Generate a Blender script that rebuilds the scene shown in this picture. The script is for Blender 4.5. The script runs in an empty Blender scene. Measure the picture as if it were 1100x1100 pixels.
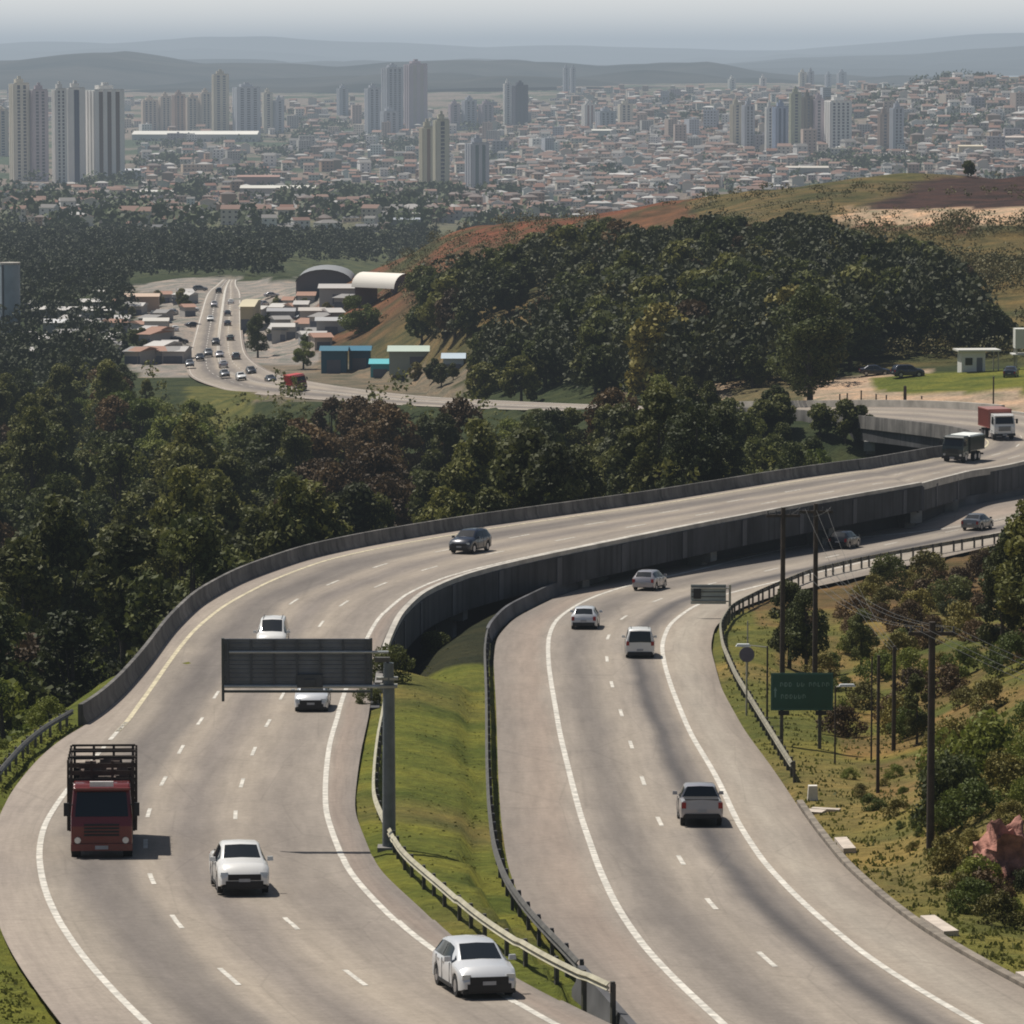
import bpy, math, random
import numpy as np
from mathutils import Vector, Matrix
rnd = random.Random(7)
R_ = math.radians
scene = bpy.context.scene
col = scene.collection

# ------------------------------------------------------------------ helpers
class MB:
    """collects geometry, then links it as ONE mesh object"""
    def __init__(s): s.v=[]; s.f=[]; s.m=[]; s.mi=0
    def add(s, vs, fs, mi=None):
        b=len(s.v); s.v += [tuple(p) for p in vs]
        s.f += [tuple(b+i for i in f) for f in fs]
        s.m += [s.mi if mi is None else mi]*len(fs)
    def box(s, x0,x1,y0,y1,z0,z1, mi=None, top=1.0):
        cx,cy=(x0+x1)/2,(y0+y1)/2
        tx=lambda x: cx+(x-cx)*top; ty=lambda y: cy+(y-cy)*top
        s.add([(x0,y0,z0),(x1,y0,z0),(x1,y1,z0),(x0,y1,z0),(tx(x0),ty(y0),z1),(tx(x1),ty(y0),z1),(tx(x1),ty(y1),z1),(tx(x0),ty(y1),z1)],
              [(3,2,1,0),(4,5,6,7),(0,1,5,4),(1,2,6,5),(2,3,7,6),(3,0,4,7)], mi)
    def tube(s, a, b, r0, r1=None, n=8, mi=None, caps=True):
        a=Vector(a); b=Vector(b); r1=r0 if r1 is None else r1
        d=(b-a).normalized(); u=d.orthogonal().normalized(); w=d.cross(u)
        vs=[]
        for c,r in((a,r0),(b,r1)):
            for i in range(n):
                t=2*math.pi*i/n; vs.append(c+u*(r*math.cos(t))+w*(r*math.sin(t)))
        fs=[(i,(i+1)%n,n+(i+1)%n,n+i) for i in range(n)]
        if caps: fs+= [tuple(range(n-1,-1,-1)), tuple(range(n,2*n))]
        s.add(vs,fs,mi)
    def grid(s, rows, mi=None, close=False):
        n=len(rows[0]); vs=[p for r in rows for p in r]; fs=[]
        for i in range(len(rows)-1):
            for j in range(n if close else n-1):
                k=(j+1)%n
                fs.append((i*n+j,i*n+k,(i+1)*n+k,(i+1)*n+j))
        s.add(vs,fs,mi)
    def build(s, name, mats, parent=None, smooth=None):
        me=bpy.data.meshes.new(name); me.from_pydata(s.v,[],s.f); me.update()
        if not isinstance(mats,(list,tuple)): mats=[mats]
        for m in mats: me.materials.append(m)
        if len(mats)>1: me.polygons.foreach_set('material_index', s.m)
        if smooth is not None:
            me.shade_smooth(); me.set_sharp_from_angle(angle=R_(smooth))
        o=bpy.data.objects.new(name,me); col.objects.link(o)
        if parent is not None: o.parent=parent
        return o
def tag(o, label=None, cat=None, group=None, kind=None):
    if label: o['label']=label
    if cat: o['category']=cat
    if group: o['group']=group
    if kind: o['kind']=kind
    return o
def empty(name, loc=(0,0,0), rz=0):
    o=bpy.data.objects.new(name,None); col.objects.link(o); o.location=loc; o.rotation_euler=(0,0,rz); o.empty_display_size=.5
    return o
def copy_tree(o, parent=None):
    c=o.copy(); col.objects.link(c)
    if parent is not None: c.parent=parent
    for ch in list(o.children): copy_tree(ch,c)
    return c

# ------------------------------------------------------------------ camera and projection
F=5000.; YH=55.; TH=math.atan((550-YH)/F); ZC=40.
cam=bpy.data.objects.new('camera',bpy.data.cameras.new('camera')); col.objects.link(cam)
cam.location=(0,0,ZC); cam.rotation_euler=(math.pi/2-TH,0,0)
cam.data.sensor_width=36; cam.data.lens=36*F/1100; cam.data.clip_start=1; cam.data.clip_end=150000
scene.camera=cam
def ray(px,py):
    u=px-550; v=550-py
    return np.array([u, F*math.cos(TH)+v*math.sin(TH), v*math.cos(TH)-F*math.sin(TH)])
def at_h(px,py,H):
    d=ray(px,py); t=-H/d[2]; return np.array([d[0]*t,d[1]*t,ZC-H])
def at_y(px,py,Y):
    d=ray(px,py); t=Y/d[1]; return np.array([d[0]*t,Y,ZC+d[2]*t])
def on(px,py,Hf):
    d=ray(px,py); Y=300.
    for _ in range(50): Y=.5*Y+.5*(d[1]*(-Hf(Y)/d[2]))
    t=Y/d[1]; return np.array([d[0]*t,Y,ZC-Hf(Y)])
def proj(P):
    P=np.asarray(P,float); x=P[...,0]; y=P[...,1]; z=P[...,2]-ZC
    dep=y*math.cos(TH)-z*math.sin(TH); up=z*math.cos(TH)+y*math.sin(TH)
    return 550+F*x/dep, 550-F*up/dep
HY=[100,155,175,200,250,290,340,400,470,560]
HR=lambda Y: float(np.interp(Y,HY,[26.5,30,31.6,33.6,36,37.7,40,42.5,44.5,46]))
HL=lambda Y: float(np.interp(Y,HY,[25.6,29,30.6,32.6,34.9,36,37.2,38.5,40.6,41.5]))

# ------------------------------------------------------------------ materials
MATS={}
def nt(name):
    m=bpy.data.materials.new(name); m.use_nodes=True; t=m.node_tree; b=t.nodes['Principled BSDF']
    MATS[name]=m; return m,t,b
def N(t,typ,**k):
    n=t.nodes.new(typ)
    for a,v in k.items(): setattr(n,a,v)
    return n
def noise(t, scale, detail=4, vec=None, rough=.55, coord='Object'):
    n=N(t,'ShaderNodeTexNoise'); n.inputs['Scale'].default_value=scale; n.inputs['Detail'].default_value=detail; n.inputs['Roughness'].default_value=rough
    if vec is None:
        g=N(t,'ShaderNodeTexCoord'); vec=g.outputs[coord]
    t.links.new(vec,n.inputs['Vector']); return n.outputs['Fac']
def ramp(t, fac, stops, interp='LINEAR'):
    r=N(t,'ShaderNodeValToRGB'); r.color_ramp.interpolation=interp
    el=r.color_ramp.elements
    while len(el)<len(stops): el.new(.5)
    for e,(p,c) in zip(el,stops):
        e.position=p; e.color=(c[0],c[1],c[2],1) if isinstance(c,(tuple,list)) else (c,c,c,1)
    t.links.new(fac,r.inputs['Fac']); return r.outputs['Color']
def mix(t, a, b, fac, mode='MIX'):
    m=N(t,'ShaderNodeMix',data_type='RGBA',blend_type=mode)
    for k,v in((0,fac),(6,a),(7,b)):
        sock=m.inputs[k]
        if hasattr(v,'is_linked') or hasattr(v,'links'): t.links.new(v,sock)
        elif isinstance(v,(int,float)): sock.default_value=v if k==0 else (v,v,v,1)
        else: sock.default_value=(v[0],v[1],v[2],1)
    return m.outputs[2]
def bump(t,b,fac,strength=.3,dist=.1):
    n=N(t,'ShaderNodeBump'); n.inputs['Strength'].default_value=strength; n.inputs['Distance'].default_value=dist
    t.links.new(fac,n.inputs['Height']); t.links.new(n.outputs[0],b.inputs['Normal'])
def simple(name, c, rough=.7, metal=0., var=.15, scale=3., coat=0.):
    m,t,b=nt(name); b.inputs['Roughness'].default_value=rough; b.inputs['Metallic'].default_value=metal
    f=noise(t,scale,5)
    lo=tuple(x*(1-var) for x in c); hi=tuple(min(1,x*(1+var)) for x in c)
    t.links.new(ramp(t,f,[(.3,lo),(.7,hi)]),b.inputs['Base Color'])
    if coat: b.inputs['Coat Weight'].default_value=coat; b.inputs['Coat Roughness'].default_value=.05
    return m
def attr_mat(name, rough=.85, var=.25, scale=.5, bumpy=None):
    m,t,b=nt(name); b.inputs['Roughness'].default_value=rough; b.inputs['Specular IOR Level'].default_value=.2
    a=N(t,'ShaderNodeAttribute'); a.attribute_name='Col'
    f=noise(t,scale,6)
    t.links.new(mix(t,a.outputs['Color'],ramp(t,f,[(.25,1-var),(.75,1+var)]),1.,'MULTIPLY'),b.inputs['Base Color'])
    if bumpy: bump(t,b,noise(t,bumpy,4),.6,.15)
    return m
concrete=simple('concrete',(.20,.19,.175),.9,0,.3,.6)
def stain(m,amt=.5):
    t=m.node_tree; b=t.nodes['Principled BSDF']; src=b.inputs['Base Color'].links[0].from_socket
    g=N(t,'ShaderNodeTexCoord'); mp=N(t,'ShaderNodeMapping'); mp.inputs['Scale'].default_value=(1,1,.07); t.links.new(g.outputs['Object'],mp.inputs[0])
    f=noise(t,1.1,6,mp.outputs[0],.7); f2=noise(t,.09,4)
    c=mix(t,src,ramp(t,f,[(.36,1-amt),(.52,1.),(.7,1.15)]),1.,'MULTIPLY'); c=mix(t,c,ramp(t,f2,[(.35,.72),(.65,1.2)]),1.,'MULTIPLY'); t.links.new(c,b.inputs['Base Color']); return m
pale_concrete=simple('pale_concrete',(.42,.39,.34),.9,0,.3,.5)
dark_concrete=simple('stained_concrete',(.075,.075,.08),.9,0,.5,.25)
galv=simple('galvanised_steel',(.36,.35,.30),.5,.35,.3,1.5)
rusty=simple('weathered_steel',(.10,.095,.085),.6,.3,.3,1.5)
white_line=simple('road_paint_white',(.52,.49,.43),.8,0,.38,2.2)
yellow_line=simple('road_paint_pale_yellow',(.50,.44,.30),.8,0,.38,2.2)
wood=simple('weathered_wood',(.055,.042,.032),.9,0,.4,2)
dark=simple('dark_plastic',(.012,.012,.013),.6)
rubber=simple('tyre_rubber',(.018,.018,.018),.85)
rim_m=simple('alloy_rim',(.4,.4,.42),.35,.8)
glass_m,t,b=nt('dark_glass'); b.inputs['Base Color'].default_value=(.012,.016,.02,1); b.inputs['Roughness'].default_value=.08
lampw=simple('headlamp_glass',(.7,.7,.68),.15,.3)
lampr=simple('tail_lamp_red',(.28,.01,.01),.25)
plate=simple('licence_plate',(.35,.36,.38),.5)
chrome=simple('chrome',(.5,.5,.52),.2,.9)
def paint(name,c,metal=0.,rough=.28): return simple(name,c,rough,metal,.03,1.,coat=.6)
p_white=paint('white_paint',(.74,.73,.70)); p_pearl=paint('pearl_white_paint',(.62,.63,.64),.1)
p_silver=paint('silver_paint',(.42,.40,.41),.4); p_grey=paint('grey_paint',(.16,.165,.17),.4)
p_black=paint('black_paint',(.012,.012,.014)); p_navy=paint('dark_blue_paint',(.02,.025,.04),.2)
p_red=paint('dark_red_paint',(.14,.010,.010)); p_brick=paint('faded_red_paint',(.36,.11,.085),0,.6)
p_green=paint('dark_green_paint',(.02,.03,.025),0,.5)

# asphalt: u counts lane lines, v is metres along
def asphalt(name, stops, n):
    m,t,b=nt(name); b.inputs['Roughness'].default_value=.88; b.inputs['Specular IOR Level'].default_value=.25
    uv=N(t,'ShaderNodeUVMap'); uv.uv_map='UVMap'
    sep=N(t,'ShaderNodeSeparateXYZ'); t.links.new(uv.outputs[0],sep.inputs[0])
    # wobble the lateral coordinate a little so bands are not ruled
    w=noise(t,.06,3)
    ma=N(t,'ShaderNodeMath',operation='MULTIPLY_ADD'); t.links.new(w,ma.inputs[0]); ma.inputs[1].default_value=.35; t.links.new(sep.outputs[0],ma.inputs[2])
    mb=N(t,'ShaderNodeMath',operation='SUBTRACT'); t.links.new(ma.outputs[0],mb.inputs[0]); mb.inputs[1].default_value=.175
    md=N(t,'ShaderNodeMath',operation='DIVIDE'); t.links.new(mb.outputs[0],md.inputs[0]); md.inputs[1].default_value=n
    base=ramp(t,md.outputs[0],[(p/n,c) for p,c in stops],'EASE')
    mp=N(t,'ShaderNodeMapping'); mp.inputs['Scale'].default_value=(3.2,.05,1); t.links.new(uv.outputs[0],mp.inputs[0])
    streak=noise(t,1.9,6,mp.outputs[0],.65)
    big=noise(t,.045,5); fine=noise(t,2.6,5,None,.75)
    c=mix(t,base,ramp(t,streak,[(.25,.82),(.75,1.16)]),1.,'MULTIPLY')
    c=mix(t,c,ramp(t,big,[(.3,(.86,.85,.84)),(.7,(1.12,1.10,1.05))]),1.,'MULTIPLY')
    c=mix(t,c,ramp(t,fine,[(.3,.87),(.7,1.12)]),1.,'MULTIPLY')
    # transverse joints and repair patches
    mp2=N(t,'ShaderNodeMapping'); mp2.inputs['Scale'].default_value=(1.,.08,1); t.links.new(uv.outputs[0],mp2.inputs[0])
    vo=N(t,'ShaderNodeTexVoronoi',feature='DISTANCE_TO_EDGE'); vo.inputs['Scale'].default_value=.8; vo.inputs['Randomness'].default_value=.55; t.links.new(mp2.outputs[0],vo.inputs['Vector'])
    c=mix(t,c,ramp(t,vo.outputs['Distance'],[(.0,.80),(.006,.88),(.012,1.)]),.55,'MULTIPLY')
    spk=noise(t,9.,3,None,.8); c=mix(t,c,ramp(t,spk,[(.3,.90),(.7,1.10)]),1.,'MULTIPLY')
    c=mix(t,c,(1.0,1.06,1.17),1.,'MULTIPLY')
    t.links.new(c,b.inputs['Base Color']); bump(t,b,fine,.15,.03)
    return m
a0=(.30,.245,.185); a1=(.275,.228,.178); dk=(.092,.080,.072); md_=(.175,.147,.12)
asph_r=asphalt('asphalt_right',[(0,(.215,.178,.143)),(.7,(.27,.21,.16)),(1.0,a1),(1.5,md_),(2.0,(.285,.235,.18)),(2.25,a1),(2.55,dk),(2.75,md_),(3.0,a0),(3.4,(.31,.26,.20)),(4,(.24,.195,.15))],4)
asph_l=asphalt('asphalt_left',[(0,(.29,.235,.185)),(.8,(.30,.245,.19)),(1.1,(.26,.215,.165)),(1.5,(.155,.13,.108)),(1.75,md_),(2.05,a0),(2.5,(.205,.17,.138)),(3,a0),(3.5,(.23,.19,.15)),(4.0,a1),(4.3,(.25,.195,.15)),(5,(.205,.170,.138))],5)

# ------------------------------------------------------------------ light, sky
sund=Vector((-.42,.36,1.)).normalized()
sl=bpy.data.lights.new('sun','SUN'); sl.energy=4.9; sl.angle=R_(.6); sl.color=(1,.945,.86)
so=bpy.data.objects.new('sun',sl); col.objects.link(so); so.rotation_euler=sund.to_track_quat('Z','Y').to_euler(); so.location=(0,0,300)
w=bpy.data.worlds.new('World'); scene.world=w; w.use_nodes=True; t=w.node_tree
sky=N(t,'ShaderNodeTexSky',sky_type='NISHITA'); sky.sun_disc=False; sky.sun_elevation=math.asin(sund.z); sky.sun_rotation=math.atan2(sund.x,sund.y)
sky.air_density=1.2; sky.dust_density=3.5; sky.ozone_density=1.; sky.altitude=700
# thin bright layer of high haze just above the horizon
tc=N(t,'ShaderNodeTexCoord'); sx=N(t,'ShaderNodeSeparateXYZ'); t.links.new(tc.outputs['Generated'],sx.inputs[0])
cl=noise(t,3.,4,None,.6,'Generated')
band=ramp(t,sx.outputs[2],[(0.,(18.5,18.3,17.8)),(.008,(18.,17.8,17.2)),(.02,(16.,15.8,15.2)),(.055,(.0,.0,.0))])
skc=mix(t,sky.outputs[0],band,1.,'ADD')
t.links.new(skc,t.nodes['Background'].inputs[0]); t.nodes['Background'].inputs[1].default_value=.052
scene.view_settings.view_transform='Standard'; scene.view_settings.look='None'; scene.view_settings.exposure=0
scene.cycles.use_denoising=True; scene.cycles.filter_width=1.9
scene.cycles.max_bounces=5; scene.cycles.diffuse_bounces=2; scene.cycles.transparent_max_bounces=8; scene.cycles.volume_bounces=0
scene.cycles.volume_max_steps=64

# ------------------------------------------------------------------ road ribbons
def resample(P, step):
    P=np.asarray(P,float); s=np.r_[0,np.cumsum(np.linalg.norm(np.diff(P,axis=0),axis=1))]
    q=np.arange(0,s[-1]+1e-6,step); return np.stack([np.interp(q,s,P[:,i]) for i in range(P.shape[1])],1)
def smooth(P, k):
    P=np.asarray(P,float); r=int(3*k); g=np.exp(-.5*(np.arange(-r,r+1)/k)**2); g/=g.sum()
    h=P[0]+(P[0]-P[1])*np.arange(r,0,-1)[:,None]; tl=P[-1]+(P[-1]-P[-2])*np.arange(1,r+1)[:,None]
    Q=np.r_[h,P,tl]; return np.stack([np.convolve(Q[:,i],g,'valid') for i in range(P.shape[1])],1)
def catmull(P, n=8):
    P=np.asarray(P,float); Q=np.r_[[2*P[0]-P[1]],P,[2*P[-1]-P[-2]]]; out=[]
    for i in range(1,len(Q)-2):
        for k in range(n):
            u=k/n; out.append(.5*((2*Q[i])+(-Q[i-1]+Q[i+1])*u+(2*Q[i-1]-5*Q[i]+4*Q[i+1]-Q[i+2])*u*u+(-Q[i-1]+3*Q[i]-3*Q[i+1]+Q[i+2])*u**3))
    out.append(P[-1]); return np.array(out)
def extend_near(P, d=70):
    t_=(P[0]-P[3]); t_=t_/np.linalg.norm(t_); k=np.arange(d,0,-5.)
    return np.r_[P[0]+t_*k[:,None],P]
def edge(pix,Hf,ext=True,sm=4):
    P=np.array([on(x,y,Hf) for x,y in pix]); P=resample(P,1.); P=smooth(P,sm)
    if ext: P=resample(extend_near(P),1.)
    return P
def pair(L,Rr):
    """nearest monotone matching of edge R to edge L"""
    out=[]; j=0
    for p in L:
        d=np.hypot(Rr[j:j+60,0]-p[0],Rr[j:j+60,1]-p[1]); j=j+int(np.argmin(d)); out.append(Rr[j])
    return np.array(out)
pix_R=dict(
 e0=[(660,1085),(630,1050),(590,1010),(560,970),(545,930),(538,880),(535,830),(533,760),(530,710),(533,685),(552,664),(600,640),(660,620),(740,602),(860,578),(1067,538)],
 L=[(778,1100),(718,1049),(674,992),(651,949.5),(631.6,900),(617,851),(602,791),(595.5,752.7),(590,720),(588.6,692.7),(594,670),(617,650),(652.7,635.5),(677,628),(745,613.6),(818.5,595),(923,573.6),(1067,546)],
 M=[(840,1048),(758,966),(715,897),(690.5,840),(676.5,797),(665,758),(655,728.5),(651,700)],
 R=[(1051,1098),(989,1067),(936,1031),(897,998.5),(854.5,962.5),(818.5,923),(789,877),(773,839),(745,794),(729,758),(714,717),(711,692),(720,670),(747,650)],
 e1=[(1100,1062),(1040,1030),(990,1000),(950,970),(905,930),(870,885),(850,855),(830,825),(800,785),(775,740),(763,695),(768,672),(790,655),(830,640),(900,625),(1060,588)])
pix_L=dict(
 e0=[(62,1095),(50,1080),(18,1035),(0,1000),(-12,960),(-14,920),(-5,885),(12,850),(40,815),(70,790),(100,775),(130,750),(160,715),(185,680),(215,650),(260,625),(330,600),(400,585),(500,568),(600,554),(700,540),(850,515),(940,502)],
 L=[(155,1098),(120,1063),(80,1015),(55,975),(43,935),(42,905),(50,880),(75,845),(125,790),(150,755),(165,735),(185,705),(215,670),(250,645),(300,620),(340,605)],
 A=[(254.6,1057),(187.5,990),(157,933),(157,875.8),(179,833),(201,795.6),(221,764),(231,746),(313,645),(357,627),(393,612)],
 B=[(383,1052.5),(307.6,987),(258,930),(252,877),(261,835.5),(277.5,797),(289.6,771),(341.7,673.5),(355.5,658),(373.5,645),(409.5,628),(450,613.6)],
 R=[(589,1098),(563,1082),(474.5,1025),(442,1002),(402.5,969),(373,930),(357,898),(351,871),(349,844),(354,798),(367,753),(396,681),(409,661),(429,645),(442,635)],
 e1=[(648,1096),(556,1054),(491,1011),(405,933),(380,871),(384,831),(388,805),(396,770),(403,717),(409,694),(424,662),(449,638),(494.5,619),(560,603),(740,566),(871,541),(990,520)])
EL_L=edge(pix_L['e0'],HL); ER_L=pair(EL_L,edge(pix_L['e1'],HL))
EL_R=edge(pix_R['e0'],HR); ER_R=pair(EL_R,edge(pix_R['e1'],HR))
# extend the right carriageway beyond the frame
ext=np.arange(1,120)[:,None]*1.
EL_R=np.r_[EL_R,EL_R[-1]+(EL_R[-1]-EL_R[-6])/5*ext*1.]; ER_R=np.r_[ER_R,ER_R[-1]+(EL_R[-1]-EL_R[-6])/np.linalg.norm(EL_R[-1]-EL_R[-6])*ext]
B_ST=[((1000,492),(1040,509),41),((1026,487),(1092,499),41.2),((1046,481),(1145,482),41.4),((1049,475),(1155,460),41.6),((1032,469),(1110,447),41.8),
 ((1000,464),(1040,440),42.3),((941,457),(960,437),43.2),((864,449),(870,437.5),44.5),((770,445),(770,438),46),((660,442),(660,435),48.5),((560,440),(560,431),51.5),
 ((450,436),(450,425),55),((350,430),(365,415),58.5),((276,424),(309,405),61),((240,418),(290,398),62),((204,404),(276,390),63.5),((202,385),(265,378),65),
 ((207,365),(261,360),67),((214,340),(260,340),68.5),((222,316),(259,316),70),((233,306),(254,306),71),((240,300),(254,300),72)]
bi=catmull([at_h(*s[0],s[2]) for s in B_ST],10); bo=catmull([at_h(*s[1],s[2]) for s in B_ST],10)
NL1=len(EL_L); k0=EL_L[-1]; k1=ER_L[-1]
joinn=12
def bridge(a,b): return np.array([a+(b-a)*i/joinn for i in range(1,joinn)])
EL_L=np.r_[EL_L,bridge(EL_L[-1],bi[0]),bi]; ER_L=np.r_[ER_L,bridge(ER_L[-1],bo[0]),bo]
z_=smooth(np.stack([EL_L[:,2],ER_L[:,2]],1),3); EL_L[:,2]=z_[:,0]; ER_L[:,2]=z_[:,1]
NB0=len(EL_L)-len(bi)
def arclen(P): return np.r_[0,np.cumsum(np.linalg.norm(np.diff(P,axis=0),axis=1))]
S_L=arclen((EL_L+ER_L)/2); S_R=arclen((EL_R+ER_R)/2)
def frac_line(EL,ER,S,pix,Hf,default=None):
    """marking line as lateral fraction over station index"""
    idx=[];fr=[]
    P=resample([on(x,y,Hf) for x,y in pix],2.)
    C=(EL+ER)/2
    for p in P:
        i=int(np.argmin((C[:NL1 if EL is EL_L else None,0]-p[0])**2+(C[:NL1 if EL is EL_L else None,1]-p[1])**2)); d=ER[i]-EL[i]
        f=float(np.dot((p-EL[i])[:2],d[:2])/np.dot(d[:2],d[:2])); idx.append(i); fr.append(f)
    o=np.argsort(idx); idx=np.array(idx)[o]; fr=np.array(fr)[o]
    f=np.interp(np.arange(len(EL)),idx,fr)
    return smooth(np.stack([f,f],1),6)[:,0]
fr_L={k:frac_line(EL_L,ER_L,S_L,pix_L[k],HL) for k in'LABR'}
fr_R={k:frac_line(EL_R,ER_R,S_R,pix_R[k],HR) for k in'LMR'}
def ribbon(name, EL, ER, S, lines, mat, rng=None, sub=3, z=0.):
    cols=[np.zeros(len(EL))]+lines+[np.ones(len(EL))]
    us=[];ts=[]
    for k in range(len(cols)-1):
        for j in range(sub): us.append(cols[k]+(cols[k+1]-cols[k])*j/sub); ts.append(k+j/sub)
    us.append(cols[-1]); ts.append(len(cols)-1)
    U=np.array(us); n=len(us); a,b_=rng or (0,len(EL))
    vs=[];fs=[]
    for i in range(a,b_):
        for k in range(n): p=EL[i]+(ER[i]-EL[i])*U[k][i]; vs.append((p[0],p[1],p[2]+z))
    for i in range(b_-a-1):
        for k in range(n-1): fs.append((i*n+k,i*n+k+1,(i+1)*n+k+1,(i+1)*n+k))
    me=bpy.data.meshes.new(name); me.from_pydata(vs,[],fs); me.materials.append(mat)
    uvl=me.uv_layers.new(name='UVMap')
    vi=np.zeros(len(me.loops),int); me.loops.foreach_get('vertex_index',vi)
    uv=np.stack([np.array(ts)[vi%n],S[a+vi//n]],1); uvl.data.foreach_set('uv',uv.ravel())
    me.shade_smooth(); o=bpy.data.objects.new(name,me); col.objects.link(o); return o
tag(ribbon('left_road',EL_L,ER_L,S_L,[fr_L[k] for k in'LABR'],asph_l),kind='structure')
tag(ribbon('right_road',EL_R,ER_R,S_R,[fr_R[k] for k in'LMR'],asph_r),kind='structure')
def pos(EL,ER,i,f):
    i=max(0,min(len(EL)-1.001,i)); k=int(i); u=i-k
    a=EL[k]+(ER[k]-EL[k])*f; b_=EL[k+1]+(ER[k+1]-EL[k+1])*f; return a+(b_-a)*u
def stripe(mb, EL, ER, f, a, b_, w, z=.012):
    """painted strip of width w along lateral fraction array f between stations a and b (float)"""
    n=max(1,int((b_-a)/1.)); rows=[]
    for q in np.linspace(a,b_,n+1):
        k=int(min(q,len(f)-1)); ff=float(np.interp(q,np.arange(len(f)),f)); p=pos(EL,ER,q,ff)
        d=ER[k]-EL[k]; d=d/np.hypot(d[0],d[1]); d[2]=0
        rows.append([(p[0]-d[0]*w/2,p[1]-d[1]*w/2,p[2]+z),(p[0]+d[0]*w/2,p[1]+d[1]*w/2,p[2]+z)])
    mb.grid(rows)
def st_of(EL,ER,px,py,Hf,N_=None):
    p=on(px,py,Hf); C=(EL+ER)/2; C=C[:N_]; i=int(np.argmin((C[:,0]-p[0])**2+(C[:,1]-p[1])**2)); return i,p
m=MB()
stripe(m,EL_L,ER_L,fr_L['R'],0,NL1+60,.24)
sA,_=st_of(EL_L,ER_L,125,790,HL,NL1)
stripe(m,EL_L,ER_L,fr_L['L'],0,sA-16,.24)
q=sA-14
while q<sA+1: stripe(m,EL_L,ER_L,fr_L['L'],q,q+9,.22); q+=12
def dashes(m,EL,ER,f,S,s0,pitch,ln,end,w=.17):
    st=np.arange(len(S)); q=s0
    while q<S[end]:
        if q>0: stripe(m,EL,ER,f,float(np.interp(q,S,st)),float(np.interp(q+ln,S,st)),w)
        q+=pitch
i,_=st_of(EL_L,ER_L,157,875,HL,NL1); s=S_L[i]; dashes(m,EL_L,ER_L,fr_L['A'],S_L,s-1.9-14.*8,14.,3.9,NB0+70)
i,_=st_of(EL_L,ER_L,252,877,HL,NL1); s=S_L[i]; dashes(m,EL_L,ER_L,fr_L['B'],S_L,s-1.9-14.*8,14.,3.9,NB0+70)
# junction beyond
for f in(.04,.30,.5,.53,.7,.95):
    fa=np.full(len(S_L),f)
    if f in(.30,.7): dashes(m,EL_L,ER_L,fa,S_L,S_L[NB0+130],12,5,len(S_L)-3,.3)
    else: stripe(m,EL_L,ER_L,fa,NB0+72,len(S_L)-2,.28)
tag(m.build('left_road_markings',white_line),kind='structure')
m=MB(); stripe(m,EL_L,ER_L,fr_L['L'],sA+2,NL1+60,.26); tag(m.build('left_road_edge_line',yellow_line),kind='structure')
m=MB()
stripe(m,EL_R,ER_R,fr_R['L'],0,len(EL_R)-2,.27)
stripe(m,EL_R,ER_R,fr_R['R'],0,len(EL_R)-2,.27)
i,_=st_of(EL_R,ER_R,690.5,840,HR); s=S_R[i]; dashes(m,EL_R,ER_R,fr_R['M'],S_R,s-1.9-17.*8,17.,3.9,len(EL_R)-4,.19)
tag(m.build('right_road_markings',white_line),kind='structure')
# ------------------------------------------------------------------ terrain
CT=[]   # world control points (X,Y,H)
def cy(px,py,Y): p=at_y(px,py,Y); CT.append((p[0],Y,ZC-p[2]))
def ch(px,py,H): p=at_h(px,py,H); CT.append((p[0],p[1],H))
for i in list(range(0,NL1,8)):
    if EL_L[i][1]<258:
        for P,side in((EL_L,-1),(ER_L,1)): CT.append((P[i][0],P[i][1],ZC-P[i][2]+.15))
for i in range(0,len(EL_R),10):
    for P in(EL_R,ER_R): CT.append((P[i][0],P[i][1],ZC-P[i][2]+.15))
for i in range(NB0+70,len(EL_L),14):
    for P in(EL_L,ER_L): CT.append((P[i][0],P[i][1],ZC-P[i][2]+.3))
# under the elevated carriageway
for i in range(0,NL1+60,12):
    if EL_L[i][1]>285:
        c=ER_L[i]; CT.append((c[0]-1,c[1],ZC-c[2]+5.0)); c=EL_L[i]; CT.append((c[0],c[1],ZC-c[2]+9))
for p in [(-31,168,36),(-30,185,38),(-34,200,38.5),(-31,215,37.2),(-27,228,36),(-30,240,41),(-28,255,43),(-29,275,47),(-30,300,49),(-24,330,50),(-16,355,51),(-5,380,52),
 (-60,170,48),(-60,200,50),(-60,250,54),(-100,200,60),(-100,300,62),(-50,300,56),(-40,350,57),(-60,400,62),(-100,400,66),(0,420,55),(20,455,54),(-50,500,66),(-100,550,70),(10,500,58),(35,495,52),(0,550,59),(-40,600,62),(-120,700,72),(-20,640,60),
 (-200,300,70),(-200,600,75),(-90,820,72),(-150,900,74),(0,0,9),(-40,60,24),(40,60,18),(60,0,9),(-60,0,12),(0,100,28),(-20,120,29),(30,120,24)]: CT.append(p)
# verge and slope on the right
for p in [(855,850,34.2),(900,880,33.6),(960,950,32.0),(1000,985,31.2),(1060,1030,30.3),(1100,1050,29.6),(835,770,35.6),(900,800,35.6),(950,850,34.8),(800,680,38.4),(850,720,38.4),(1000,900,31.8),(960,780,37.),
 (830,660,41.5),(900,640,43.5),(1000,615,45.5),(1060,595,46)]: ch(*p)
for p in [(950,700,300),(900,720,292),(1000,700,285),(1050,800,222),(1090,760,228),(1040,880,186),(1090,900,178),(1070,960,172),(1130,1000,165),(1150,800,200),(1200,900,175),(1100,700,262),(1000,640,345),(1060,620,370),(1200,700,240),(1100,600,392),(1300,640,330)]: cy(*p)
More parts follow.
